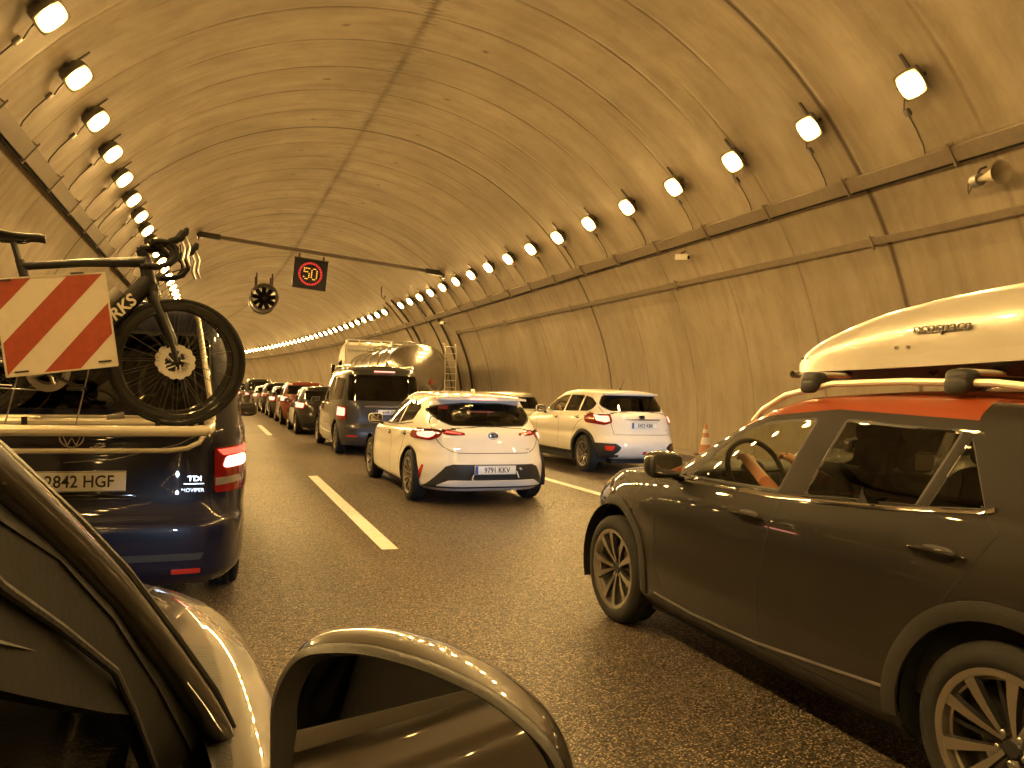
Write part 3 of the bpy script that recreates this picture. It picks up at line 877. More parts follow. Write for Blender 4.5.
def make_lamp(sd):
    """origin on the lining; local built directly in tunnel axes for side sd"""
    root = empty('tunnel_floodlight'); a = LA*sd
    nO, tg = lamp_frame(a); tg = tg*sd           # tg: down along the lining
    Rm = Matrix((tg, Vector((0, 1, 0)), nO)).transposed()   # local x: down-lining, y: along road, z: outward
    tilt = Matrix.Rotation(math.radians(-20), 3, 'X')
    b1 = bmesh.new(); Rt = Rm @ tilt
    def L(p): return Rm @ Vector(p)
    prof_ = roundpoly([(-.20, -.16), (.20, -.16), (.20, .16), (-.20, .16)], .04, 3)
    rings_ = []
    for s, z in ((1.0, -.245), (1.0, -.20), (.93, -.13), (.70, -.085), (.68, -.06)):
        rings_.append([b1.verts.new(Rt @ Vector((x*s, y*s, z))) for x, y in prof_])
    for A, B in zip(rings_, rings_[1:]):
        for i in range(len(A)): b1.faces.new((A[i-1], A[i], B[i], B[i-1]))
    b1.faces.new(rings_[-1]); 
    in_ = [b1.verts.new(Rt @ Vector((x*.86, y*.86, -.245))) for x, y in prof_]; in2 = [b1.verts.new(Rt @ Vector((x*.84, y*.84, -.21))) for x, y in prof_]
    for i in range(len(in_)): b1.faces.new((rings_[0][i-1], in_[i-1], in_[i], rings_[0][i])); b1.faces.new((in_[i-1], in2[i-1], in2[i], in_[i]))
    b1.faces.new(in2)
    bmesh.ops.recalc_face_normals(b1, faces=b1.faces)
    obj('housing', b1, 'galvanised', root)
    b2 = bmesh.new(); supe(b2, Rt @ Vector((0, 0, -.238)), (.185, .15, .03), 4, 20, 10, rot=Rt)
    obj('lens', b2, 'lamp_lens', root)
    b3 = bmesh.new()
    box(b3, L((-.12, 0, -.012)), (.52, .045, .024), rot=Rm)
    for y in (-.175, .175):
        box(b3, L((0, y, -.09)), (.04, .008, .17), rot=Rm)
    box(b3, L((0, 0, -.035)), (.05, .36, .012), rot=Rm)
    obj('bracket', b3, 'dark_steel', root)
    b4 = bmesh.new(); box(b4, L((.42, .36, -.03)), (.11, .09, .05), rot=Rm, bev=.01)
    obj('junction_box', b4, 'galvanised', root)
    b5 = bmesh.new()
    def onl(u, y, d=.02):   # a point u metres down the lining
        aa = a+sd*u/TR; X, Z = prof(aa, TR-d); X0, Z0 = prof(a); return Vector((X-X0, y, Z-Z0))
    tube(b5, [onl(.48, .36), onl(.7, .36), onl(.95, .36, .04), onl(1.15, .36, .1)], .010, 6)
    tube(b5, [onl(.36, .36, .05), onl(.25, .30, .04), onl(.1, .16, .06), onl(.02, .1, .11)], .010, 6)
    obj('conduit', b5, 'dark_steel', root)
    return root
for sd, side in ((1, 'right'), (-1, 'left')):
    proto = None; n = 0
    for k in range(-14, 66):
        Y = 7.74+1.905*k if sd > 0 else 10.41+1.905*k-1.905*2
        if Y < -20 or Y > 128: continue
        if round(Y, 1) in (40.0, 40.1): continue
        lo = 5.0 if sd > 0 else 9.6
        o = proto if proto is None and False else None
        if proto is None: o = proto = make_lamp(sd)
        else: o = copy_tree(proto)
        X, Z = prof(LA*sd); o.location = (X+off(Y), Y, Z); o.rotation_euler = (0, 0, -math.atan(-(Y-36)/400) if Y > 36 else 0)
        if Y >= lo:
            n += 1; lab = f'lit amber floodlight, {ordinal(n)} from the near end of the {side} ceiling row'
        else: lab = f'lit amber floodlight of the {side} ceiling row behind the viewpoint'
        tag(o, lab, 'tunnel light', f'amber floodlights along the {side} side of the vault')

# ------------------------------------------------------------------ cable trays, rail, pipes on the lining
def sweep(bm, X, Z, wd, ht, Ya, Yb, ang=0, step=2.64, lip=None):
    """a rectangular channel that follows the tunnel"""
    n = max(1, int((Yb-Ya)/step)); prev = None; ca, sa = math.cos(ang), math.sin(ang)
    sec = [(-wd/2, -ht/2), (wd/2, -ht/2), (wd/2, ht/2), (-wd/2, ht/2)]
    for i in range(n+1):
        Y = Ya+(Yb-Ya)*i/n; o = off(Y)
        cur = [bm.verts.new((X+o+x*ca+z*sa, Y, Z-x*sa+z*ca)) for x, z in sec]
        if prev:
            for k in range(4): bm.faces.new((prev[k], prev[(k+1) % 4], cur[(k+1) % 4], cur[k]))
        else: bm.faces.new(cur)
        prev = cur
    bm.faces.new(prev[::-1]); bmesh.ops.recalc_face_normals(bm, faces=bm.faces)
def tray(name, a, wd, ht, Ya, Yb, label, cat_, sd, gap=.10, arms=True):
    root = empty(name); X, Z = prof(a, TR-gap)
    bm = bmesh.new(); sweep(bm, X, Z, wd, ht, Ya, Yb, ang=a); obj('channel', bm, 'tray_paint', root, smooth=False)
    if arms:
        bm = bmesh.new(); sweep(bm, *prof(a+sd*wd*.62/TR, TR-gap*.7), .035, ht*.8, Ya, Yb, ang=a); obj('cable', bm, 'rubber', root, smooth=False)
    ab = None; Y = Ya+1.0; cnt = 0
    while Y < min(Yb, 92):
        if ab is None:
            bm = bmesh.new(); nO, tg = lamp_frame(a)
            Rm = Matrix((tg, Vector((0, 1, 0)), nO)).transposed()
            box(bm, (0, 0, 0), (wd+.14, .035, .02), rot=Rm)
            for q in (-1, 1): box(bm, Rm @ Vector((q*(wd/2+.02), 0, .05)), (.02, .04, gap), rot=Rm)
            o = ab = obj('hanger', bm, 'tray_paint', root)
        else: o = ab.copy(); C.objects.link(o); o.parent = root
        xx, zz = prof(a, TR-gap-ht/2-.02); o.location = (xx+off(Y), Y, zz); Y += 1.905 if arms else 5.715; cnt += 1
    return tag(root, label, cat_)
aT = math.asin((9.37-TX)/(TR-.1)); aRl = math.asin((9.93-TX)/(TR-.06))
tray('cable_tray', aT, .22, .09, -20, 130, 'long dark cable tray under the right row of floodlights', 'cable tray', 1)
tray('cable_tray', -aT, .26, .10, -20, 130, 'long dark cable tray under the left row of floodlights', 'cable tray', -1)
tray('wall_rail', aRl, .11, .06, -20, 32.8, 'brown pipe rail low on the right wall ending above the tanker ladder', 'rail', 1, gap=.06, arms=False)
def wall_pipe(name, Y, a0, a1, r, label, mat='dark_steel', dy=0):
    bm = bmesh.new(); K = 26
    tube(bm, [Vector((prof(a0+(a1-a0)*i/K, TR-r-.01)[0], Y+dy*i/K, prof(a0+(a1-a0)*i/K, TR-r-.01)[1])) for i in range(K+1)], r, 6)
    o = obj(name, bm, mat); o.location.x = off(Y)
    return tag(o, label, 'pipe')
wall_pipe('wall_conduit', 32.9, aRl-.01, 1.60, .045, 'dark pipe dropping down the wall from the end of the lower rail')
wall_pipe('wall_conduit', 34.6, .78, 1.60, .05, 'thick dark conduit bending down the right wall just past the lower rail end')
wall_pipe('wall_conduit', 36.2, .80, 1.45, .035, 'thin conduit second past the rail end on the right wall')
wall_pipe('wall_conduit', 39.6, .74, 1.50, .055, 'thick conduit on the right wall above the tanker cab')
wall_pipe('wall_conduit', 41.0, .74, 1.40, .03, 'thin conduit beside the thick one above the tanker cab')

# loudspeaker, cameras
def horn(Y, label):
    root = empty('horn_loudspeaker'); X, Z = prof(aT+.055, TR-.28)
    bm = bmesh.new(); lathe(bm, [(.0, .035), (-.10, .045), (-.22, .075), (-.32, .12), (-.37, .16), (-.372, .15), (-.32, .11), (-.22, .06), (-.12, .03)], axis='y', seg=28)
    finish(bm); obj('bell', bm, 'horn_paint', root)
    bm = bmesh.new(); lathe(bm, [(.0, .0), (-.02, .085), (.10, .085), (.13, .05), (.13, 0)], axis='y', seg=24); finish(bm); obj('driver', bm, 'galvanised', root)
    bm = bmesh.new(); tube(bm, [(0, .05, .07), (.05, .05, .16), (.14, .05, .20)], .016); tube(bm, [(0, .12, -.02), (.05, .25, -.12), (.12, .35, -.05), (.16, .4, .1)], .008)
    obj('bracket', bm, 'dark_steel', root)
    root.location = (X+off(Y), Y, Z); root.rotation_euler = (0, 0, math.radians(-12)); return tag(root, label, 'loudspeaker')
horn(7.35, 'cream horn loudspeaker hung under the right cable tray, nearest the roof box')
def cctv(Y, label):
    root = empty('surveillance_camera'); X, Z = prof(aT+.05, TR-.24)
    bm = bmesh.new(); box(bm, (0, 0, 0), (.12, .34, .11), bev=.015); box(bm, (0, -.03, .065), (.15, .40, .012)); obj('body', bm, 'white_plastic', root)
    bm = bmesh.new(); lathe(bm, [(-.175, 0), (-.176, .038), (-.17, .045)], axis='y', seg=18); obj('lens', bm, 'gloss_black', root)
    bm = bmesh.new(); tube(bm, [(0, .08, .05), (.06, .08, .11), (.16, .08, .16)], .018); obj('bracket', bm, 'dark_steel', root)
    root.location = (X+off(Y), Y, Z); root.rotation_euler = (math.radians(6), 0, math.radians(18)); return tag(root, label, 'camera')
cctv(14.4, 'small pale surveillance camera under the right cable tray above the wall rail')
cctv(33.6, 'tiny pale surveillance camera above the tanker beside the dark conduits')
# hook with a hanging loop
bm = bmesh.new(); tube(bm, [(0, 0, .5), (0, 0, .1), (.05, 0, -.05), (.16, 0, -.12), (.2, 0, .0), (.13, 0, .05)], .03); o = obj('hanging_hook', bm, 'dark_steel', None, (7.6, 38.5, 6.1))
tag(o, 'dark curled hook hanging from the vault beside the right floodlights', 'hook')

# gantry with the speed sign
g = empty('sign_gantry', (0, 30, 0)); pa, pb = Vector((-.78, 0, 6.86)), Vector((8.42, 0, 6.16))
bm = bmesh.new(); dirn = (pb-pa).normalized()
rotb = Matrix.Rotation(-math.atan2(dirn.z, dirn.x), 3, 'Y')
box(bm, (pa+pb)/2, ((pb-pa).length, .12, .13), rot=rotb); obj('beam', bm, 'tray_paint', g)
for p, s in ((pa, 1), (pb, -1)):
    bm = bmesh.new(); box(bm, p+dirn*.35*s, (.8, .18, .20), rot=rotb, bev=.01); box(bm, p+dirn*.02*s, (.05, .36, .40), rot=rotb); obj('end_shoe', bm, 'dark_steel', g)
tag(g, 'dark steel beam spanning the vault and carrying the speed sign', 'gantry')
sg = empty('speed_sign', (3.17, 29.88, 5.70)); sg.rotation_euler = (0, math.radians(4.4), 0)
bm = bmesh.new(); box(bm, (0, 0, 0), (1.24, .20, 1.14), bev=.02); obj('cabinet', bm, 'sign_black', sg)
bm = bmesh.new()
for x in (-.45, .45): box(bm, (x, .12, .60), (.06, .06, .30))
box(bm, (0, -.105, .555), (1.28, .05, .03)); obj('hanger', bm, 'dark_steel', sg)
bm = bmesh.new()
for k in range(40):
    a = 2*PI*k/40
    for rr in (.385, .425): bmesh.ops.create_icosphere(bm, subdivisions=1, radius=.017, matrix=Matrix.Translation((rr*math.cos(a), -.105, rr*math.sin(a))))
obj('led_ring', bm, 'led_red', sg)
seg5 = ["111", "100", "110", "001", "001", "101", "010"]; seg0 = ["010", "101", "101", "101", "101", "101", "010"]
bm = bmesh.new(); f5 = ["1111", "1000", "1110", "0001", "0001", "1001", "0110"]; f0 = ["0110", "1001", "1001", "1001", "1001", "1001", "0110"]
for x0, F in ((-.235, f5), (.045, f0)):
    for r_, row in enumerate(F):
        for c_, ch in enumerate(row):
            if ch == '1': bmesh.ops.create_icosphere(bm, subdivisions=1, radius=.026, matrix=Matrix.Translation((x0+c_*.063, -.105, .20-r_*.066)))
obj('digits', bm, 'led_amber', sg)
tag(sg, 'square black electronic sign with amber 50 inside a red ring', 'speed sign')

# jet fan
jf = empty('jet_fan', (2.22, 44, 6.15))
bm = bmesh.new(); lathe(bm, [(-1.3, .70), (-1.28, .74), (-.9, .70), (-.88, .66), (.9, .66), (1.2, .74), (1.2, .70), (.9, .60), (-.9, .60)], axis='y', seg=40, closed=True); finish(bm); obj('casing', bm, 'galvanised', jf)
bm = bmesh.new(); lathe(bm, [(-.95, 0), (-.9, .12), (-.75, .20), (.4, .20)], axis='y', seg=24)
for k in range(9):
    a = 2*PI*k/9; r_ = Matrix.Rotation(a, 3, 'Y') @ Matrix.Rotation(math.radians(35), 3, 'X'); box(bm, Matrix.Rotation(a, 3, 'Y') @ Vector((0, -.6, .40)), (.26, .02, .42), rot=Matrix.Rotation(a, 3, 'Y') @ Matrix.Rotation(.6, 3, 'Z'))
obj('impeller', bm, 'sign_black', jf)
bm = bmesh.new()
for y in (-.8, .8):
    for x in (-.4, .4): box(bm, (x, y, .95), (.07, .07, .75))
    lathe(bm, [(y-.05, .67), (y-.05, .72), (y+.05, .72), (y+.05, .67)], axis='y', seg=32, closed=True)
obj('mounting', bm, 'dark_steel', jf)
tag(jf, 'round grey jet fan hung from the crown beyond the speed sign', 'jet fan')

# traffic cone
tc = empty('traffic_cone', (10.1, 14.3, .15))
bm = bmesh.new(); box(bm, (0, 0, .015), (.36, .36, .03), bev=.008); obj('base', bm, 'rubber', tc)
bm = bmesh.new(); lathe(bm, [(.03, .145), (.05, .14), (.24, .105), (.24, .106)], axis='z', seg=24); lathe(bm, [(.40, .075), (.54, .052), (.69, .024), (.695, 0)], axis='z', seg=24); obj('cone_body', bm, 'cone_orange', tc)
bm = bmesh.new(); lathe(bm, [(.24, .107), (.40, .077)], axis='z', seg=24); lathe(bm, [(.50, .062), (.58, .048)], axis='z', seg=24); obj('reflective_band', bm, 'board_white', tc)
tag(tc, 'small orange and white traffic cone standing against the right wall', 'cone')

# ------------------------------------------------------------------ vehicles
def put(root, x, y, label, cat_, rz=0, group=None):
    root.location = (x, y, 0); root.rotation_euler = (0, 0, rz); return tag(root, label, cat_, group)
def shade(o, m):
    o.data.materials[0] = M[m]

# --- dark suv with orange roof, middle lane, beside the viewpoint
K = dict(name='suv', paint='paint_grey_brown', paint2='paint_orange', L=4.14, W=1.76, H=96, sub=6, axles=(.73, 3.31), wheel=('five_double', .33, .205, .236), arch=.385,
    yc=2.0, tap=[(0, .94), (.6, 1.0), (3.3, 1.0), (4.14, .97)], belt=1.0, dash=2.88, rearseat=.85, gz=.9, hood_crown=[(0, .02)] and .045, roof_crown=.035,
    tub=[(.16, 3.98, .78, .20, 6, 4), (.05, 4.08, .855, .27, 6, 4), (.02, 4.12, .872, .40, 6, 4), (.0, 4.14, .866, .60, 6, 3.6), (.0, 4.13, .874, [(0, .78), (3.0, .76), (4.1, .72)], 6, 3.4),
         (.03, 4.06, .862, [(0, .92), (2.0, .88), (3.4, .86), (4.1, .79)], 6, 3.2), (.07, 3.96, .825, [(0, 1.01), (1.2, 1.01), (2.0, .965), (3.0, .945), (3.5, .92), (4.0, .85)], 6, 3.2), (.10, 3.92, .80, [(0, 1.04), (1.0, 1.05), (2.0, .985), (3.0, .965), (3.5, .935), (4.0, .86)], 6, 3.2)],
    gh=[(.09, 3.22, .795, [(0, 1.0), (1.0, 1.02), (2.0, .955), (3.0, .93), (3.4, .90)], 6, 3.6), (.14, 3.05, .775, [(0, 1.06), (1.0, 1.08), (2.0, 1.03), (3.1, 1.01)], 6, 3.6),
        (.26, 2.66, .715, [(0, 1.22), (2.0, 1.22), (3, 1.20)], 6, 3.8), (.40, 2.36, .655, [(.3, 1.335), (1.2, 1.37), (2.0, 1.36), (2.4, 1.325)], 6, 4.2), (.47, 2.18, .60, [(.4, 1.385), (1.2, 1.425), (2.0, 1.41), (2.3, 1.365)], 6, 4.4), (.52, 2.10, .55, [(.5, 1.41), (1.2, 1.447), (2.0, 1.43), (2.2, 1.39)], 6, 4.6)],
    side_windows=[(roundpoly([(2.66, .985), (2.24, 1.27), (2.06, 1.315), (1.74, 1.345), (1.86, .995)], [.02, .03, .05, .03, .02]), 'glass_clear', 'door_window'),
                  (roundpoly([(1.70, 1.01), (1.58, 1.345), (1.02, 1.325), (1.12, 1.035)], .02), 'glass_mid', 'door_window'),
                  (roundpoly([(1.075, 1.045), (.985, 1.31), (.855, 1.07)], .012), 'glass_mid', 'quarter_window')],
    rear_window=roundpoly([(-.55, 1.08), (.55, 1.08), (.46, 1.33), (-.46, 1.33)], .05), windshield=roundpoly([(-.64, 1.0), (.64, 1.0), (.50, 1.345), (-.50, 1.345)], .05),
    mir=(.82, 2.62, 1.03), handles=[(1.98, .875), (.98, .905)],
    seams=[([(2.70, .99), (2.79, .90), (2.80, .5), (2.66, .30)], 'side', False), ([(1.80, .99), (1.83, .80), (1.90, .55), (1.86, .30)], 'side', False), ([(.875, 1.08), (.78, 1.0), (.86, .86), (.96, .72)], 'side', False), ([(1.12, .30), (1.14, .45), (1.10, .60), (.98, .70)], 'side', False),
           (roundpoly([(.64, .74), (.42, .74), (.42, .92), (.64, .92)], .04), 'side', True), ([(2.70, .30), (1.10, .30)], 'side', False), ([(3.3, .94), (3.9, .86)], 'side', False)],
    trims=[('window_trim', 'chrome', [(2.72, .972), (2.4, .972), (1.9, .978), (1.5, 1.0), (1.2, 1.022), (.86, 1.058), (.82, 1.072)], 'side', .014, .006, False),
           ('sill_trim', 'steel', [(2.78, .315), (2.4, .30), (1.9, .31), (1.16, .375)], 'side', .012, .004, False)],
    patches=[('headlight', 'lens_clear', roundpoly([(3.60, .83), (3.95, .66), (4.12, .66), (4.12, .80), (3.9, .87)], .03), 'side', .006),
             ('tail_light', 'lens_red', roundpoly([(.0, .85), (.38, .90), (.30, 1.02), (.0, 1.04)], .03), 'side', .006),
             ('grille', 'black_plastic', roundpoly([(-.45, .60), (.45, .60), (.5, .74), (-.5, .74)], .05), 'front', .006)],
    regions=[([(-.1, .19), (4.3, .19), (4.3, .30), (-.1, .30)], 'side', 1, None)])
prev = [(2.95, .95), (2.70, 1.10), (2.43, 1.245), (2.11, 1.34), (1.65, 1.385), (.98, 1.365)]
for a, b in zip(prev, prev[1:]):
    K['regions'].append(([a, b, (b[0], 1.6), (a[0], 1.6)], 'side', 2, lambda f: f.calc_center_median().z > .93))
K['regions'].append(([(-.7, .85), (-.7, 2.3), (.7, 2.3), (.7, .98)], 'top', 2, lambda f: f.calc_center_median().z > 1.30 and abs(f.normal.x) < .32))
kia = make_car(K); KB = K['B']
put(kia, 3.20, .98, 'dark grey-brown suv with orange roof carrying a pale roof box', 'car')
# wheel-arch cladding
for wy in K['axles']:
    for sd in (1, -1):
        tb = bmesh.new(); KB.line(tb, circ(wy, .34, .418, 40, -.12, PI+.12), 'side', sd, w=.062, t=.010, round_=True, step=.03)
        obj('arch_cladding', tb, 'clad_plastic', kia)
# roof rails
for sd in (1, -1):
    bm = bmesh.new()
    pts = []
    for y, dz in ((2.36, .0), (2.28, .035), (2.12, .055), (1.8, .06), (1.4, .06), (1.0, .06), (.75, .05), (.62, .03), (.56, .0)):
        h, n_ = KB.hit(.545*sd, y, 'top'); pts.append(h+Vector((0, 0, dz)))
    tube(bm, pts, .015, 8, sy=.8); obj('roof_rail', bm, 'alu_rail', kia)
# roof box and bars: separate things resting on the rails
rb = empty('roof_bars', (3.20, .98, 0))
for y in (1.92, 1.14):
    bm = bmesh.new(); tube(bm, [(-.56, y, 1.545), (.56, y, 1.545)], .017, 10, sx=.8, sy=1.7); obj('crossbar', bm, 'alu_rail', rb)
    for sd in (1, -1):
        bm = bmesh.new(); supe(bm, (.545*sd, y, 1.515), (.045, .055, .042), 3.5); supe(bm, (.575*sd, y, 1.49), (.022, .05, .035), 3); obj('foot', bm, 'black_plastic', rb)
tag(rb, 'pair of roof bars clamped on the orange roof under the pale box', 'roof bars')
rx = empty('roof_box', (3.22, 1.12, -.002))
def boxsec(y, zb, zt, hw_, n=4.0, k=28, flat=.15):
    out = []
    for i in range(k+1):
        a = PI*i/k; c, s = math.cos(a), math.sin(a)
        out.append((hw_*math.copysign(abs(c)**(2/n), c), y, zb+(zt-zb)*abs(s)**(2/2.6)))
    return out
bm = bmesh.new(); prev = None
st = [(2.22, 1.615, 1.645, .20), (2.20, 1.612, 1.675, .27), (2.13, 1.612, 1.715, .32), (2.0, 1.612, 1.765, .37), (1.8, 1.613, 1.825, .40), (1.6, 1.615, 1.868, .415), (1.35, 1.62, 1.90, .42), (1.0, 1.63, 1.925, .42), (.7, 1.64, 1.925, .415), (.4, 1.65, 1.90, .40), (.22, 1.65, 1.86, .36), (.14, 1.65, 1.79, .30), (.12, 1.65, 1.70, .24)]
fine = []
for i in range(len(st)-1):
    for q in range(4):
        t_ = q/4; fine.append([cat([(-s[0], s[j]) for s in st], -(st[i][0]+(st[i+1][0]-st[i][0])*t_)) if j else st[i][0]+(st[i+1][0]-st[i][0])*t_ for j in range(4)])
fine.append(st[-1])
for s in fine:
    cur = [bm.verts.new(p) for p in boxsec(s[0], s[1], s[2], s[3])]
    if prev:
        for i in range(len(cur)-1): bm.faces.new((prev[i], prev[i+1], cur[i+1], cur[i]))
    else: bm.faces.new(cur)
    prev = cur
bm.faces.new(prev[::-1]); bmesh.ops.recalc_face_normals(bm, faces=bm.faces); obj('lid', bm, 'box_grey', rx, sharp=50)
bm = bmesh.new(); prev = None      # pale rim band and dark lower shell
for s in fine:
    y, zb, hw_ = s[0], s[1], s[3]
    cur = [bm.verts.new(p) for p in ((-hw_-.008, y, zb+.012), (-hw_-.012, y, zb-.042), (hw_+.012, y, zb-.042), (hw_+.008, y, zb+.012))]
    if prev:
        for i in range(4): bm.faces.new((prev[i], prev[(i+1) % 4], cur[(i+1) % 4], cur[i]))
    else: bm.faces.new(cur)
    prev = cur
bm.faces.new(prev[::-1]); bmesh.ops.recalc_face_normals(bm, faces=bm.faces)
bmesh.ops.bevel(bm, geom=[e for e in bm.edges], offset=.0001, segments=1) if False else None
obj('rim_band', bm, 'box_grey', rx)
bm = bmesh.new(); prev = None
for s in fine[2:-2]:
    y, zb, hw_ = s[0], s[1], s[3]-.012; dn = min(.052, .0+abs(2.22-y)*.2)
    cur = [bm.verts.new(p) for p in ((-hw_, y, zb-.036), (-hw_+.05, y, zb-.04-dn), (hw_-.05, y, zb-.04-dn), (hw_, y, zb-.036))]
    if prev:
        for i in range(4): bm.faces.new((prev[i], prev[(i+1) % 4], cur[(i+1) % 4], cur[i]))
    else: bm.faces.new(cur)
    prev = cur
bm.faces.new(prev[::-1]); bmesh.ops.recalc_face_normals(bm, faces=bm.faces); obj('lower_shell', bm, 'black_plastic', rx)
bm = bmesh.new()
for y in (1.38, 1.44, 2.10, 2.06): lathe(bm, [(-.006, .008), (.0, .008), (.002, .005), (.002, 0)], axis='x', seg=12, c=(-.418 if y < 2 else -.345, y, 1.665 if y < 2 else 1.642))
obj('rivet', bm, 'steel', rx).name = 'rivets'
text('ecospace', .062, 'galvanised', rx, (-.4235, 1.22, 1.742), (PI/2+.10, .0, -PI/2), sx=1.2, shear=.25, ext=.004)
for yy in (2.05, 1.20):
    bm = bmesh.new(); tube(bm, [(-.36, yy+.08, 1.558), (-.36, yy-.20, 1.558)], .009); lathe(bm, [(-.02, .018), (.02, .018), (.02, 0)], axis='x', seg=16, c=(-.37, yy+.08, 1.558)); obj('clamp_lever', bm, 'galvanised', rx)
tag(rx, 'long pale grey roof box with tapered nose on top of the dark suv', 'roof box')

# --- white hatchback, middle lane ahead
Cc = dict(name='hatchback', paint='paint_white', L=4.37, W=1.79, H=84, sub=5, axles=(.87, 3.51), wheel=('five_double', .325, .205, .22), arch=.365, yc=2.15,
    tap=[(0, .90), (.5, .985), (1.0, 1.0), (3.4, .99), (4.37, .93)], belt=.93, dash=3.0, rearseat=1.15, gz=.86, lining='interior_dark', hood_crown=.04, roof_crown=.03,
    tub=[(.16, 4.2, .80, .19, 5, 3.6), (.08, 4.3, .87, .25, 5, 3.6), (.02, 4.36, .89, .38, 4.6, 3.4), (.0, 4.37, .895, .52, 4.4, 3.2), (.03, 4.35, .88, .64, 4.2, 3.2), (.07, 4.3, .885, [(0, .76), (1, .78), (4.3, .68)], 4, 3), (.10, 4.2, .872, [(0, .87), (1.0, .88), (3, .84), (4.3, .72)], 4, 3),
         (.17, 4.1, .83, [(0, .95), (1.0, .945), (2, .92), (3.2, .90), (4.2, .76)], 4, 3), (.22, 4.05, .80, [(0, .97), (1.0, .965), (2, .94), (3.2, .915), (4.2, .78)], 4, 3)],
    gh=[(.20, 3.45, .79, [(0, .93), (1, .93), (2, .91), (3.5, .87)], 4, 3.2), (.26, 3.28, .775, [(0, 1.0), (3, .97)], 4, 3.3), (.46, 2.85, .715, [(0, 1.16), (3, 1.14)], 4, 3.5),
        (.60, 2.42, .64, [(.4, 1.29), (1.6, 1.325), (2.4, 1.285)], 4.4, 4), (.50, 2.25, .60, [(.4, 1.335), (1.6, 1.375), (2.3, 1.33)], 4.6, 4.2), (.50, 2.15, .555, [(.5, 1.355), (1.6, 1.40), (2.2, 1.355)], 5, 4.4)],
    side_windows=[(roundpoly([(2.95, .935), (2.30, 1.215), (1.9, 1.295), (1.66, 1.30), (1.80, .955)], [.02, .05, .05, .02, .02]), 'glass_mid', 'door_window'),
                  (roundpoly([(1.74, .96), (1.60, 1.30), (1.10, 1.285), (.92, 1.19), (1.06, 1.03)], [.02, .02, .08, .05, .05]), 'glass_mid', 'door_window')],
    rear_window=roundpoly([(-.47, .985), (-.60, 1.05), (-.69, 1.17), (-.62, 1.235), (-.25, 1.275), (.25, 1.275), (.62, 1.235), (.69, 1.17), (.60, 1.05), (.47, .985)], .04), rear_glass='glass_mid',
    windshield=roundpoly([(-.66, .95), (.66, .95), (.52, 1.28), (-.52, 1.28)], .05), mir=(.85, 2.62, .97), handles=[(1.95, .83), (1.12, .86)],
    seams=[([(2.98, .93), (3.05, .80), (3.02, .45), (2.9, .26)], 'side', False), ([(1.77, .95), (1.80, .7), (1.82, .40), (1.8, .26)], 'side', False), ([(1.0, 1.0), (.95, .9), (1.1, .78), (1.26, .60), (1.3, .40)], 'side', False),
           (roundpoly([(-.68, 1.1), (-.68, .90), (-.62, .75), (-.48, .665), (.48, .665), (.62, .75), (.68, .90), (.68, 1.1)], .08), 'rear', False)],
    trims=[('window_trim', 'seal', [(2.98, .93), (1.8, .945), (1.02, 1.0)], 'side', .016, .004, False)],
    patches=[('tail_light', 'lens_red', roundpoly([(.57, .925), (.66, .945), (.84, .93), (.84, .815), (.70, .80), (.62, .85)], .02), 'rear', .010),
             ('tail_light_bar', 'lens_red', roundpoly([(.345, .905), (.58, .945), (.58, .885), (.50, .875), (.345, .88)], .008), 'rear', .008),
             ('rear_diffuser', 'black_plastic', [(-.78, .23), (-.58, .50), (-.50, .53), (.50, .53), (.58, .50), (.78, .23)], 'rear', .003),
             ('bumper_lip', 'paint_white', roundpoly([(-.66, .265), (-.54, .335), (.54, .335), (.66, .265)], .02), 'rear', .022),
             ('reflector_slit', 'red_reflector', [(.775, .50), (.79, .50), (.835, .32), (.80, .32)], 'rear', .005),
             ('front_light', 'lens_clear', roundpoly([(3.85, .72), (4.3, .60), (4.36, .66), (4.05, .76)], .02), 'side', .006)])
cor = make_car(Cc); CB = Cc['B']
cor.scale = (1.03, 1, 1); put(cor, 3.22, 8.9, 'white hatchback in the middle lane with a straw hat behind its rear window', 'car')
def on(Bd, root, name, mat, u, v, view='rear', fn=None, t=.01):
    h, n_ = Bd.hit(u, v, view); return h, n_
for sd in (1, -1):
    pb = CB.patch(roundpoly([(.64, .90), (.72, .905), (.80, .89), (.80, .845), (.72, .83), (.67, .86)], .02), 'rear', sd, t=.014, skirt=.004); obj('lit_lens', pb, 'brake_on', cor)
    pb = CB.patch(roundpoly([(.38, .897), (.56, .925), (.56, .905), (.40, .888)], .004), 'rear', sd, t=.012, skirt=.004); obj('light_bar', pb, 'tail_on', cor)
h, n_ = CB.hit(0, 1.36, 'rear')
bm = bmesh.new(); box(bm, (0, .50, 1.325), (.36, .03, .020)); obj('brake_light', bm, 'brake_on', cor)
bm = bmesh.new(); prism(bm, roundpoly([(-.60, .50), (.60, .50), (.56, .80), (-.56, .80)], .06), 'z', 1.335, 1.36)
for v in bm.verts: v.co.z += .02*(v.co.y-.5)/.3-.03*(abs(v.co.x)/.6)**2
obj('spoiler', bm, 'paint_white', cor)
bm = bmesh.new(); supe(bm, (0, .95, 1.425), (.02, .07, .035), 2.2); obj('antenna', bm, 'paint_white', cor)
h, n_ = CB.hit(0, .875, 'rear'); bm = bmesh.new()
for rx_, rz_, dz in ((.062, .042, 0), (.022, .040, 0), (.042, .016, .018)):
    tube(bm, [(rx_*math.cos(2*PI*i/28), h.y-.012, .875+dz+rz_*math.sin(2*PI*i/28)) for i in range(28)], .0045, 6, closed=True)
obj('badge', bm, 'badge', cor)
bm = bmesh.new(); supe(bm, (0, h.y-.002, .875), (.066, .01, .046), 2.2, rot=Matrix.Rotation(0, 3, 'X')); obj('badge_disc', bm, 'gloss_black', cor)
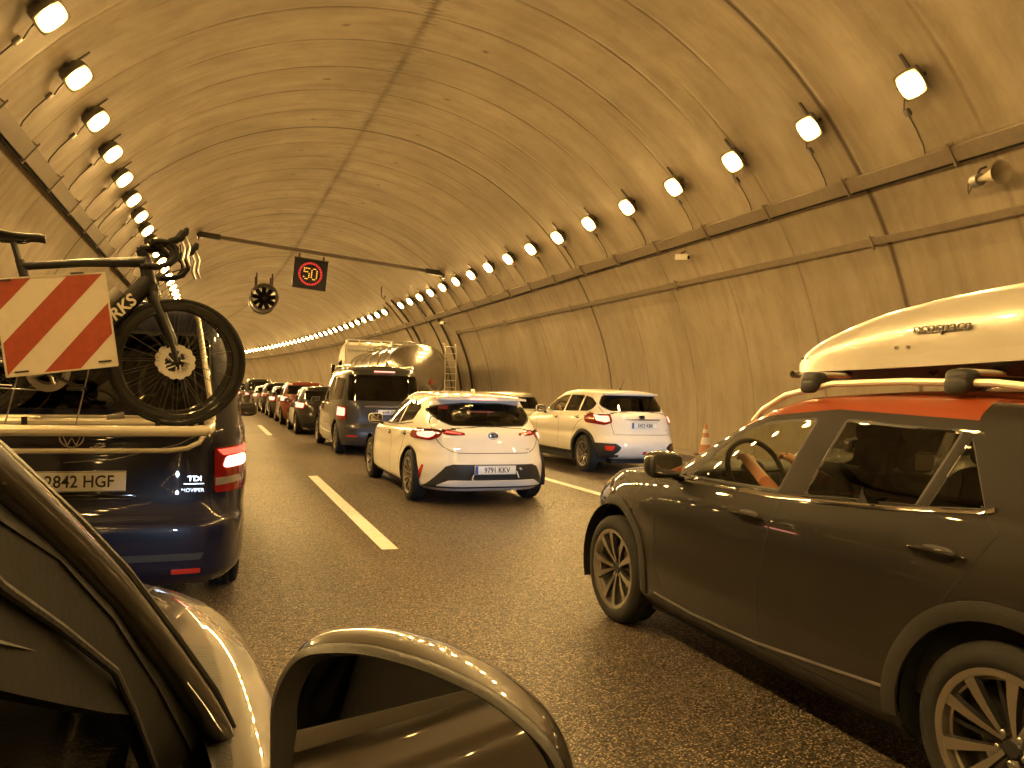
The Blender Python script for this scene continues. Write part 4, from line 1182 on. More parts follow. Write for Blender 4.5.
text('COROLLA', .032, 'badge', cor, (-.42, CB.hit(-.42, .71, 'rear')[0].y-.002, .71), (PI/2, 0, 0), name='model_lettering')
text('HYBRID', .026, 'badge', cor, (.44, CB.hit(.44, .71, 'rear')[0].y-.002, .71), (PI/2, 0, 0), name='model_lettering')
plate(cor, '9791 KKV', (0, CB.hit(0, .47, 'rear')[0].y-.028, .465))
bm = bmesh.new(); tube(bm, [(-.27, -.03, .41), (-.29, -.03, .36), (-.27, -.03, .34)], .008); tube(bm, [(.27, -.03, .45), (.30, -.03, .37)], .008); tube(bm, [(.33, -.03, .47), (.31, -.035, .49)], .012); obj('tow_eye', bm, 'white_plastic', cor)
# straw hat on the parcel shelf
bm = bmesh.new(); lathe(bm, [(0, 0), (.0, .20), (.008, .205), (.012, .11), (.05, .105), (.10, .095), (.115, .06), (.118, 0)], axis='z', seg=30)
for v in bm.verts: v.co.z += .15*v.co.x**2
hat = obj('straw_hat', bm, 'straw', None, (3.23+.30, 8.9+.55, .955), (.35, .15, .4)); tag(hat, 'pale straw hat lying behind the rear window of the white hatchback', 'hat')
bm = bmesh.new(); box(bm, (0, .68, .93), (1.15, .45, .02)); obj('parcel_shelf', bm, 'interior_dark', cor)

# --- pale crossover, right lane
Su = dict(name='crossover', paint='paint_cream', L=4.45, W=1.78, H=84, sub=5, axles=(.80, 3.44), wheel=('six_double', .335, .215, .22), arch=.39, yc=2.2,
    tap=[(0, .92), (.5, .99), (1.0, 1.0), (3.4, .99), (4.45, .93)], belt=1.08, dash=3.05, rearseat=1.0, gz=1.0, hood_crown=.05, roof_crown=.035,
    tub=[(.18, 4.3, .80, .28, 5, 3.6), (.08, 4.38, .85, .33, 5, 3.6), (.0, 4.43, .88, .46, 5, 3.4), (.0, 4.45, .885, .60, 5, 3.2), (.05, 4.42, .87, .70, 5, 3.2), (.08, 4.38, .885, [(0, .86), (4.3, .80)], 4.6, 3), (.12, 4.3, .87, [(0, 1.0), (1.5, .98), (4.4, .90)], 4.6, 3),
         (.20, 4.2, .82, [(0, 1.10), (1.0, 1.09), (2, 1.06), (3.2, 1.03), (4.3, .93)], 4.4, 3), (.26, 4.15, .79, [(0, 1.12), (1.0, 1.11), (2, 1.08), (3.2, 1.045), (4.3, .94)], 4.4, 3)],
    gh=[(.24, 3.35, .785, [(0, 1.08), (2, 1.05), (3.5, 1.0)], 4.4, 3.4), (.29, 3.2, .77, [(0, 1.13), (3, 1.10)], 4.4, 3.4), (.42, 2.85, .72, [(0, 1.28), (3, 1.26)], 4.4, 3.6),
        (.52, 2.5, .66, [(.4, 1.41), (1.6, 1.435), (2.5, 1.39)], 4.6, 4), (.52, 2.35, .62, [(.4, 1.46), (1.6, 1.49), (2.4, 1.445)], 5, 4.2), (.56, 2.25, .57, [(.5, 1.48), (1.6, 1.515), (2.3, 1.465)], 5, 4.4)],
    side_windows=[(roundpoly([(2.86, 1.08), (2.40, 1.31), (2.05, 1.395), (1.72, 1.42), (1.82, 1.09)], [.02, .05, .05, .02, .02]), 'glass_clear', 'door_window'),
                  (roundpoly([(1.76, 1.095), (1.66, 1.42), (1.10, 1.41), (1.16, 1.11)], .02), 'glass_mid', 'door_window'),
                  (roundpoly([(1.10, 1.115), (1.04, 1.405), (.80, 1.37), (.62, 1.26), (.66, 1.17), (.80, 1.12)], [.02, .02, .06, .05, .05, .03]), 'glass_mid', 'quarter_window')],
    rear_window=roundpoly([(-.52, 1.13), (-.62, 1.20), (-.64, 1.26), (-.56, 1.42), (.56, 1.42), (.64, 1.26), (.62, 1.20), (.52, 1.13)], .04),
    windshield=roundpoly([(-.66, 1.1), (.66, 1.1), (.54, 1.40), (-.54, 1.40)], .05), mir=(.85, 2.55, 1.10), handles=[(1.96, .97), (1.05, 1.0)],
    seams=[([(2.9, 1.08), (2.98, .95), (2.95, .5), (2.85, .36)], 'side', False), ([(1.80, 1.08), (1.83, .8), (1.82, .40)], 'side', False), ([(.70, 1.15), (.75, 1.02), (1.0, .90), (1.2, .72), (1.25, .45)], 'side', False),
           ([(-.66, 1.2), (-.60, .95), (-.56, .72), (.56, .72), (.60, .95), (.66, 1.2)], 'rear', False)],
    trims=[('tailgate_trim', 'badge', [(-.36, .985), (.36, .985)], 'rear', .022, .012, False)],
    patches=[('tail_light', 'lens_red', roundpoly([(.57, 1.06), (.84, 1.08), (.84, .91), (.68, .88), (.57, .93)], .025), 'rear', .008),
             ('fog_housing', 'clad_plastic', roundpoly([(.50, .42), (.46, .50), (.55, .565), (.80, .565), (.83, .35), (.60, .32)], .02), 'rear', .006),
             ('plate_recess', 'paint_cream', roundpoly([(-.38, .80), (.38, .80), (.38, .985), (-.38, .985)], .03), 'rear', .002),
             ('headlight', 'lens_clear', roundpoly([(3.9, .92), (4.4, .76), (4.42, .84), (4.1, .96)], .02), 'side', .006)],
    regions=[([(-.1, .2), (4.6, .2), (4.6, .36), (-.1, .36)], 'side', 1, None)])
sub_ = make_car(Su); SB = Su['B']
put(sub_, 7.19, 12.0, 'cream white crossover in the right lane with black arch cladding', 'car')
for wy in Su['axles']:
    for sd in (1, -1):
        tb = bmesh.new(); SB.line(tb, circ(wy, .345, .42, 40, -.1, PI+.1), 'side', sd, w=.06, t=.012, round_=True); obj('arch_cladding', tb, 'clad_plastic', sub_)
for sd in (1, -1):
    pb = SB.patch(roundpoly([(.60, 1.045), (.76, 1.06), (.76, .96), (.66, .93), (.60, .96)], .02), 'rear', sd, t=.012, skirt=.004); obj('lit_lens', pb, 'brake_on', sub_)
    pb = SB.patch(roundpoly([(.56, .52), (.70, .52), (.68, .44), (.58, .44)], .02), 'rear', sd, t=.012, skirt=.004); obj('fog_reflector', pb, 'red_reflector', sub_)
pb = SB.patch([(-.02, .37), (.05, .37), (.05, .42), (-.02, .42)], 'rear', 1, t=.01); obj('reflector', pb, 'red_reflector', sub_)
bm = bmesh.new(); box(bm, (0, .50, 1.455), (.26, .03, .022)); obj('brake_light', bm, 'brake_on', sub_)
bm = bmesh.new(); prism(bm, roundpoly([(-.55, .47), (.55, .47), (.55, .80), (-.55, .80)], .06), 'z', 1.465, 1.49); 
for v in bm.verts: v.co.z -= .04*(abs(v.co.x)/.6)**2
obj('spoiler', bm, 'paint_cream', sub_)
bm = bmesh.new(); tube(bm, [(0, .95, 1.54), (0, .80, 1.72)], .004); supe(bm, (0, .95, 1.54), (.02, .03, .02)); obj('antenna', bm, 'black_plastic', sub_)
bm = bmesh.new(); h, _ = SB.hit(0, 1.03, 'rear'); supe(bm, (0, h.y-.006, 1.035), (.062, .012, .034), 2.2); obj('badge', bm, 'gloss_black', sub_)
bm = bmesh.new(); tube(bm, [(.062*math.cos(2*PI*i/28), h.y-.016, 1.035+.034*math.sin(2*PI*i/28)) for i in range(28)], .004, 6, closed=True); obj('badge_ring', bm, 'badge', sub_)
plate(sub_, '5423 KBK', (.02, SB.hit(0, .89, 'rear')[0].y-.022, .885))
text('XV', .05, 'badge', sub_, (.49, SB.hit(.49, .82, 'rear')[0].y-.002, .80), (PI/2, 0, 0), name='model_lettering')
bm = bmesh.new(); tube(bm, [(.45, .10, .33), (.45, -.06, .32)], .035, 14); obj('exhaust_tip', bm, 'steel', sub_)

# --- navy van ahead of the viewpoint, with rack and bicycles
Vn = dict(name='van', paint='paint_navy', L=4.89, W=1.90, H=80, sub=4, axles=(.95, 3.95), wheel=('five', .335, .215, .215), arch=.39, yc=2.3,
    tap=[(0, .985), (.5, 1.0), (3.9, 1.0), (4.89, .93)], belt=1.15, dash=3.9, rearseat=1.2, gz=1.16, hood_crown=.04, roof_crown=.05, hi=True,
    tub=[(.10, 4.7, .88, .20, 9, 4), (.02, 4.82, .94, .28, 9, 4), (.0, 4.88, .95, .42, 9, 3.8), (.0, 4.89, .95, .56, 9, 3.6), (.03, 4.85, .945, .62, 9, 3.6), (.06, 4.8, .95, .72, 9, 3.4), (.065, 4.7, .95, [(0, .9), (4.8, .86)], 9, 3.2), (.07, 4.6, .94, [(0, 1.12), (3.5, 1.10), (4.7, .96)], 9, 3.2), (.09, 4.5, .92, [(0, 1.17), (3.5, 1.14), (4.6, 1.0)], 9, 3.2)],
    gh=[(.075, 4.35, .925, 1.10, 9, 3.6), (.09, 4.2, .915, 1.2, 9, 3.6), (.13, 3.8, .87, 1.5, 9, 4), (.18, 3.4, .82, 1.80, 8, 4.4), (.24, 3.25, .78, 1.88, 7, 4.6), (.34, 3.1, .70, 1.915, 6, 4.8)],
    side_windows=[(roundpoly([(3.9, 1.2), (3.45, 1.62), (3.05, 1.68), (3.05, 1.2)], .04), 'glass_mid', 'door_window'), (roundpoly([(2.9, 1.2), (2.9, 1.68), (1.7, 1.68), (1.7, 1.2)], .06), 'glass_dark', 'side_window'), (roundpoly([(1.55, 1.2), (1.55, 1.68), (.4, 1.68), (.4, 1.2)], .06), 'glass_dark', 'side_window')],
    rear_window=roundpoly([(-.74, 1.26), (.74, 1.26), (.70, 1.74), (-.70, 1.74)], .07), rear_glass='glass_dark', windshield=roundpoly([(-.75, 1.2), (.75, 1.2), (.66, 1.75), (-.66, 1.75)], .06),
    mir=(.95, 3.7, 1.15), handles=[(2.85, 1.0)],
    seams=[([(-.70, 1.8), (-.74, 1.2), (-.73, .64), (.73, .64), (.74, 1.2), (.70, 1.8)], 'rear', False), ([(-.94, .60), (.94, .60)], 'rear', False), ([(3.0, 1.7), (3.0, .3)], 'side', False), ([(1.62, 1.7), (1.62, .3)], 'side', False)],
    trims=[],
    patches=[('tail_light', 'lens_red', roundpoly([(.74, 1.03), (.925, 1.05), (.935, .76), (.745, .755)], .015), 'rear', .012),
             ('tail_light_white', 'lens_clear', [(.748, .845), (.93, .86), (.932, .815), (.748, .80)], 'rear', .015),
             ('bumper_step', 'black_plastic', roundpoly([(-.68, .365), (.68, .365), (.70, .405), (-.70, .405)], .01), 'rear', .006),
             ('bumper_reflector', 'red_reflector', roundpoly([(.52, .285), (.68, .285), (.68, .31), (.52, .31)], .006), 'rear', .012),
             ('rear_lower_glass_panel', 'gloss_black', roundpoly([(-.72, 1.10), (.72, 1.10), (.735, 1.22), (-.735, 1.22)], .02), 'rear', .002)])
van = make_car(Vn); VB = Vn['B']
put(van, -.745, 5.0, 'dark navy van carrying two bicycles and a striped warning board on its back', 'van')
for sd in (1, -1):
    pb = VB.patch(roundpoly([(.80, .975), (.915, .985), (.92, .915), (.79, .905)], .025), 'rear', sd, t=.018, skirt=.004); obj('lit_lens', pb, 'tail_hot', van)
    pb = VB.patch([(.755, 1.02), (.92, 1.035), (.92, .995), (.79, .985), (.775, .90), (.92, .905), (.92, .87), (.755, .86)][0:4], 'rear', sd, t=.017, skirt=.004); obj('running_light', pb, 'tail_on', van)
plate(van, '2842 HGF', (.0, VB.hit(0, .84, 'rear')[0].y-.018, .84), w=.52, h=.12, blue=False)
bm = bmesh.new(); box(bm, (0, .05, .755), (.62, .04, .025), bev=.006); obj('plate_lamp_bar', bm, 'gloss_black', van)
by = VB.hit(.60, .86, 'rear')[0].y-.002
text('TDI', .042, 'badge', van, (.635, by, .845), (PI/2, 0, 0), name='model_lettering', bold=.001, sx=1.2); text('MOVIPER', .032, 'badge', van, (.625, by, .775), (PI/2, 0, 0), name='model_lettering')
bm = bmesh.new(); box(bm, (.63, by-.001, .815), (.115, .003, .005)); obj('badge_line', bm, 'badge', van)
bm = bmesh.new(); tube(bm, [(-.03+.062*math.cos(2*PI*i/30), by-.006, 1.10+.062*math.sin(2*PI*i/30)) for i in range(30)], .006, 6, closed=True)
for a, b in (((-.028, .052), (-.012, .002)), ((-.012, .002), (0, .03)), ((0, .03), (.012, .002)), ((.012, .002), (.028, .052)), ((-.052, .02), (-.022, -.052)), ((-.022, -.052), (0, -.006)), ((0, -.006), (.022, -.052)), ((.022, -.052), (.052, .02))):
    tube(bm, [(-.03+a[0], by-.006, 1.10+a[1]), (-.03+b[0], by-.006, 1.10+b[1])], .005, 6)
obj('badge', bm, 'badge', van)
bm = bmesh.new(); tube(bm, [(.09, -.09, 1.04), (.12, -.10, 1.055), (.16, -.09, 1.065)], .012); obj('gate_handle', bm, 'chrome', van)

# rack (world coordinates relative to the van rear)
RK = empty('bike_rack', (-.745, 5.0, 0))
def rk(name, segs, mat='alu_rail'):
    bm = bmesh.new()
    for pts, r, sx, sy in segs: tube(bm, pts, r, 10, sx=sx, sy=sy)
    return obj(name, bm, mat, RK)
rk('wheel_channel', [([(-.80, -.36, 1.20), (.70, -.36, 1.205)], .022, 1, 1)]); rk('wheel_channel', [([(-.80, -.16, 1.21), (.70, -.16, 1.215)], .022, 1, 1)])
rk('outer_rail', [([(-.85, -.50, 1.165), (.62, -.50, 1.165), (.70, -.47, 1.17), (.715, -.38, 1.175), (.715, -.10, 1.19)], .029, 1, 1)])
rk('lower_tube', [([(-.80, -.30, 1.045), (.50, -.30, 1.045), (.60, -.30, 1.06), (.66, -.28, 1.09), (.69, -.25, 1.14)], .014, 1, 1)])
rk('upright', [([(.60, -.10, 1.85), (.63, -.10, 1.80), (.73, -.14, 1.22), (.70, -.2, 1.12)], .016, 1, 1)]); rk('upright', [([(-.60, -.10, 1.85), (-.63, -.10, 1.80), (-.73, -.14, 1.22)], .016, 1, 1)])
rk('upper_tube', [([(-.60, -.09, 1.86), (.60, -.09, 1.86)], .014, 1, 1)], 'black_plastic')
for x in (-.18, .45, .62, .67): rk('strap', [([(x, -.385, 1.18), (x, -.388, 1.23)], .014, 1, .5)], 'rubber')
rk('wheel_clamp', [([(.20, -.36, 1.225), (.28, -.36, 1.245)], .018, 1, 1)], 'galvanised')
for x0, x1 in ((-.245, -.25), (.075, .125)):
    rk('cord', [([(x0+.06 if x0 < 0 else x0+.05, -.46, 1.52), (x0-.02, -.40, 1.18)], .0035, 1, 1)], 'steel')
rk('cord', [([(.70, -.30, 1.16), (.55, -.31, 1.08), (.2, -.12, .98), (-.05, -.05, .96)], .0025, 1, 1)], 'steel')
tag(RK, 'cream tubular rack on the back door of the navy van, holding the bicycles', 'bike rack')

simple('disc_steel', (.80, .77, .70), .35, metal=.35)
def bicycle():
    """side view in the x-z plane, front towards +x, origin at the ground under the bottom bracket"""
    R_ = .34; fx, rx_ = .595, -.405
    root = empty('road_bicycle')
    for nm, cx in (('front_wheel', fx), ('rear_wheel', rx_)):
        wv = empty(nm, (cx, 0, R_), 0, root)
        bm = bmesh.new(); tube(bm, [((R_-.014)*math.cos(2*PI*i/72), 0, (R_-.014)*math.sin(2*PI*i/72)) for i in range(72)], .0130, 10, closed=True); obj('tyre', bm, 'rubber', wv)
        bm = bmesh.new(); prof_ = [(-.012, R_-.022), (-.014, R_-.038), (-.011, R_-.062), (0, R_-.068), (.011, R_-.062), (.014, R_-.038), (.012, R_-.022)]
        lathe(bm, prof_, axis='y', seg=72, closed=True); finish(bm); obj('rim', bm, 'carbon', wv)
        bm = bmesh.new()
        for k in range(24):
            a = 2*PI*k/24; s_ = 1 if k % 2 else -1; a2 = a+(.35 if (k//2) % 2 else -.35)
            tube(bm, [(.022*math.cos(a2), s_*.025, .022*math.sin(a2)), ((R_-.066)*math.cos(a), 0, (R_-.066)*math.sin(a))], .0011, 4)
        obj('spokes', bm, 'dark_steel', wv)
        bm = bmesh.new(); lathe(bm, [(-.05, .008), (-.05, .014), (-.03, .014), (-.028, .026), (-.022, .026), (-.018, .012), (.018, .012), (.022, .026), (.028, .026), (.03, .014), (.05, .014), (.05, .008)], axis='y', seg=20); obj('hub', bm, 'gloss_black', wv)
        bm = bmesh.new(); K_ = 36; o1 = []; o2 = []
        for i in range(K_):
            a = 2*PI*i/K_; r1 = .088+(.004 if i % 3 else -.003); o1.append(bm.verts.new((r1*math.cos(a), -.036, r1*math.sin(a)))); r0 = .060+(.003 if i % 2 else -.003); o2.append(bm.verts.new((r0*math.cos(a), -.036, r0*math.sin(a))))
        for i in range(K_):
            if i % 6 != 0 or True: bm.faces.new((o1[i-1], o1[i], o2[i], o2[i-1]))
        for k in range(5):
            a = 2*PI*k/5; tube(bm, [(.02*math.cos(a+.5), -.036, .02*math.sin(a+.5)), (.062*math.cos(a), -.036, .062*math.sin(a))], .004, 6)
        r = bmesh.ops.extrude_face_region(bm, geom=[f for f in bm.faces if len(f.verts) == 4 and abs(f.normal.y) > .9][:K_]); bmesh.ops.translate(bm, vec=(0, .002, 0), verts=[v for v in r['geom'] if isinstance(v, bmesh.types.BMVert)])
        obj('brake_disc', bm, 'disc_steel', wv)
    bm = bmesh.new(); hd = Vector((.425, 0, .88)); hb = Vector((.455, 0, .74)); st_ = Vector((-.155, 0, .80)); bb = Vector((0, 0, .27)); ra_ = Vector((rx_, 0, R_))
    tube(bm, [hd+Vector((-.01, 0, .0)), hd, hb, hb+Vector((.01, 0, -.03))], [.020, .024, .030, .028], 12)
    tube(bm, [hd+Vector((.0, 0, -.015)), (hd+st_)/2+Vector((0, 0, .0)), st_], [.024, .017, .016], 12, sx=1.1)
    tube(bm, [hb+Vector((0, 0, .03)), hb*.5+bb*.5, bb], [.034, .036, .034], 12, sx=1.25)
    tube(bm, [st_+Vector((-.005, 0, .03)), bb], [.017, .019], 12, sx=1.2)
    for s_ in (-.02, .02):
        tube(bm, [bb+Vector((-.02, s_, 0)), ra_+Vector((.02, s_*2.4, 0)), ra_+Vector((0, s_*2.6, 0))], [.014, .010, .009], 8)
        tube(bm, [st_+Vector((.005, s_*.3, -.06)), st_+Vector((-.05, s_*1.2, -.11)), ra_+Vector((0, s_*2.4, 0))], [.009, .008, .007], 8)
    lathe(bm, [(-.04, 0), (-.04, .026), (.04, .026), (.04, 0)], axis='y', seg=20, c=bb)
    obj('frame', bm, 'frame_black', root)
    bm = bmesh.new(); fa = Vector((fx, 0, R_))
    tube(bm, [hb+Vector((.005, 0, .0)), hb+Vector((.018, 0, -.055))], [.030, .032], 12)
    for s_ in (-.045, .045):
        tube(bm, [hb+Vector((.015, s_*.4, -.045)), hb+Vector((.028, s_*.95, -.09)), fa+Vector((-.035, s_*1.2, .13)), fa+Vector((0, s_*1.2, 0))], [.022, .019, .015, .011], 10, sx=1.25)
    obj('fork', bm, 'frame_black', root)
    bm = bmesh.new(); top = hd+Vector((-.02, 0, .05))
    tube(bm, [hd, top], .018, 10); tube(bm, [top+Vector((-.01, 0, -.0)), top+Vector((.09, 0, .012))], [.019, .017], 10)
    cpt = top+Vector((.09, 0, .012)); hp = []
    tube(bm, [cpt+Vector((0, -.20, 0)), cpt+Vector((0, 0, 0)), cpt+Vector((0, .20, 0))], .0145, 10, sx=.8, sy=1.2)
    for s_ in (-1, 1):
        q = [(0, .19, 0), (.03, .205, .0), (.075, .21, -.005), (.105, .213, -.035), (.105, .218, -.075), (.08, .222, -.11), (.03, .225, -.13), (-.04, .228, -.13)]
        tube(bm, [cpt+Vector((a, b*s_, c)) for a, b, c in q], .0145, 10)
    obj('handlebar', bm, 'rubber', root)
    for s_ in (-1, 1):
        bm = bmesh.new(); b0 = cpt+Vector((.07, .212*s_, .0))
        tube(bm, [b0, b0+Vector((.05, 0, .02)), b0+Vector((.075, 0, .055)), b0+Vector((.082, 0, .075))], [.017, .019, .018, .010], 10)
        obj('brake_hood', bm, 'rubber', root)
        bm = bmesh.new(); tube(bm, [b0+Vector((.075, 0, .03)), b0+Vector((.095, 0, -.02)), b0+Vector((.085, .005*s_, -.08)), b0+Vector((.10, .01*s_, -.12))], [.006, .007, .008, .006], 8, sy=1.6); obj('brake_lever', bm, 'steel', root)
    bm = bmesh.new()
    for s_ in (-1, 1):
        b0 = cpt+Vector((.12, .21*s_, -.01)); tube(bm, [b0, b0+Vector((.0, -.06*s_, -.06)), hb+Vector((.03, .02*s_, .05)), hb+Vector((.03, .03*s_, -.08))], .0028, 6)
    obj('brake_hose', bm, 'rubber', root)
    bm = bmesh.new(); tube(bm, [st_, st_+Vector((-.035, 0, .12))], .0145, 10, sy=1.3); obj('seat_post', bm, 'frame_black', root)
    bm = bmesh.new(); sp_ = st_+Vector((-.04, 0, .155))
    prev = None
    for t_, hw_, z in ((-.13, .035, .018), (-.12, .066, .018), (-.08, .070, .012), (-.02, .045, .004), (.05, .024, .0), (.12, .019, .002), (.15, .010, -.003)):
        cur = [bm.verts.new(sp_+Vector((t_, hw_*math.cos(a), z+(.012 if math.sin(a) > 0 else .022)*math.sin(a)))) for a in [2*PI*i/16 for i in range(16)]]
        if prev:
            for i in range(16): bm.faces.new((prev[i-1], prev[i], cur[i], cur[i-1]))
        else: bm.faces.new(cur)
        prev = cur
    bm.faces.new(prev[::-1]); bmesh.ops.recalc_face_normals(bm, faces=bm.faces)
    for s_ in (-.02, .02): tube(bm, [sp_+Vector((-.10, s_, .0)), sp_+Vector((-.06, s_, -.028)), sp_+Vector((.04, s_, -.028)), sp_+Vector((.11, s_*.5, -.005))], .0035, 6)
    obj('saddle', bm, 'black_plastic', root, sharp=60)
    bm = bmesh.new()
    lathe(bm, [(-.055, .078), (-.055, .100), (-.051, .100), (-.051, .078)], axis='y', seg=40, c=bb, closed=True)
    lathe(bm, [(-.058, .066), (-.058, .074), (-.055, .074), (-.055, .066)], axis='y', seg=40, c=bb, closed=True)
    for k in range(4): a = PI/2*k+.4; tube(bm, [bb+Vector((0, -.054, 0)), bb+Vector((.082*math.cos(a), -.053, .082*math.sin(a)))], .008, 6)
    obj('chainring', bm, 'steel', root)
    for s_, a in ((-1, -.5), (1, PI-.5)):
        bm = bmesh.new(); e_ = bb+Vector((.172*math.cos(a), s_*.075, .172*math.sin(a))); tube(bm, [bb+Vector((0, s_*.065, 0)), e_], [.016, .010], 10, sx=.6); tube(bm, [e_, e_+Vector((0, s_*.045, 0))], .008)
        box(bm, e_+Vector((0, s_*.055, 0)), (.085, .05, .018), bev=.004); obj('crank', bm, 'gloss_black', root)
    bm = bmesh.new(); lathe(bm, [(-.045, .018), (-.045, .052), (-.02, .030), (-.02, .018)], axis='y', seg=30, c=ra_)
    tube(bm, [ra_+Vector((0, -.04, -.02)), ra_+Vector((.02, -.045, -.06)), ra_+Vector((.03, -.045, -.13))], .008)
    tube(bm, [ra_+Vector((0, -.04, .05)), bb+Vector((0, -.053, .10))], .003, 5); tube(bm, [ra_+Vector((.03, -.045, -.15)), bb+Vector((0, -.053, -.095))], .003, 5)
    obj('drivetrain', bm, 'steel', root)
    bm = bmesh.new(); w0 = hb*.45+bb*.55+Vector((.02, 0, .05)); 
    d_ = (hb-bb).normalized(); tube(bm, [w0+Vector((-.03, 0, .05)), w0+Vector((-.03, 0, .05))+d_*.17], [.034, .034], 12); obj('bottle', bm, 'galvanised', root)
    ang = math.atan2((hb-bb).z, (hb-bb).x)
    text('WORKS', .085, 'board_white', root, tuple((hb*.60+bb*.40)+Vector((0, -.046, 0))), (PI/2, -ang, 0), name='frame_lettering', sx=1.0, shear=.2, bold=.002)
    return root
bk = bicycle(); bk.location = (-.205-.615, 5.0-.33, 1.185); bk.rotation_euler = (0, 0, math.radians(-5)); bk.scale = (1.04, 1.04, 1.04)
tag(bk, 'black road bicycle with drop handlebar, outermost on the van rack', 'bicycle')
bk2 = copy_tree(bk); bk2.location = (-.205-.615-.03, 5.0-.165, 1.20); bk2.rotation_euler = (0, 0, math.radians(-5)); bk2.scale = (1.04, 1.04, 1.04)
tag(bk2, 'second black bicycle on the van rack, mostly hidden behind the first', 'bicycle')

# striped warning board hung on the rack
wb_ = empty('warning_board', (-.765, 4.46, 1.71)); wb_.rotation_euler = (math.radians(-3), math.radians(-9.0), math.radians(4))
bm = bmesh.new(); box(bm, (0, 0, 0), (.49, .004, .485)); obj('panel', bm, 'board_white', wb_)
bm = bmesh.new(); S_ = .241
for c0, c1 in ((-.32, -.16), (.0, .16), (-.64, -.48)) if False else (( -.165, -.005), (.155, .315), (-.485, -.325)):
    # stripes rise to the right: x - z = const
    pts = []
    poly = [(-S_, -S_), (S_, -S_), (S_, S_), (-S_, S_)]
    def clip(poly, f):
        out = []
        for i in range(len(poly)):
            a, b = poly[i-1], poly[i]; fa_, fb_ = f(a), f(b)
            if (fa_ >= 0) != (fb_ >= 0): t_ = fa_/(fa_-fb_); out.append((a[0]+(b[0]-a[0])*t_, a[1]+(b[1]-a[1])*t_))
            if fb_ >= 0: out.append(b)
        return out
    pp = clip(clip(poly, lambda p: (p[0]-p[1]*1.0)/1.0-c0), lambda p: c1-(p[0]-p[1]))
    if len(pp) > 2: prism(bm, pp, 'y', -.0035, -.0022)
obj('red_stripes', bm, 'board_red', wb_)
bm = bmesh.new()
for a, b, c_, d in ((0, .243, .496, .008), (0, -.243, .496, .008), (.246, 0, .008, .485), (-.246, 0, .008, .485)): box(bm, (a, -.001, b), (c_, .009, d))
obj('edge_frame', bm, 'alu_rail', wb_)
for x, z in ((-.18, -.225), (.19, -.215), (.12, .249), (-.2, .235)):
    bm = bmesh.new(); box(bm, (x, -.006, z), (.06, .006, .008)); obj('cable_tie', bm, 'black_plastic', wb_)
tag(wb_, 'square red and white striped warning board tied behind the bicycles', 'warning board')

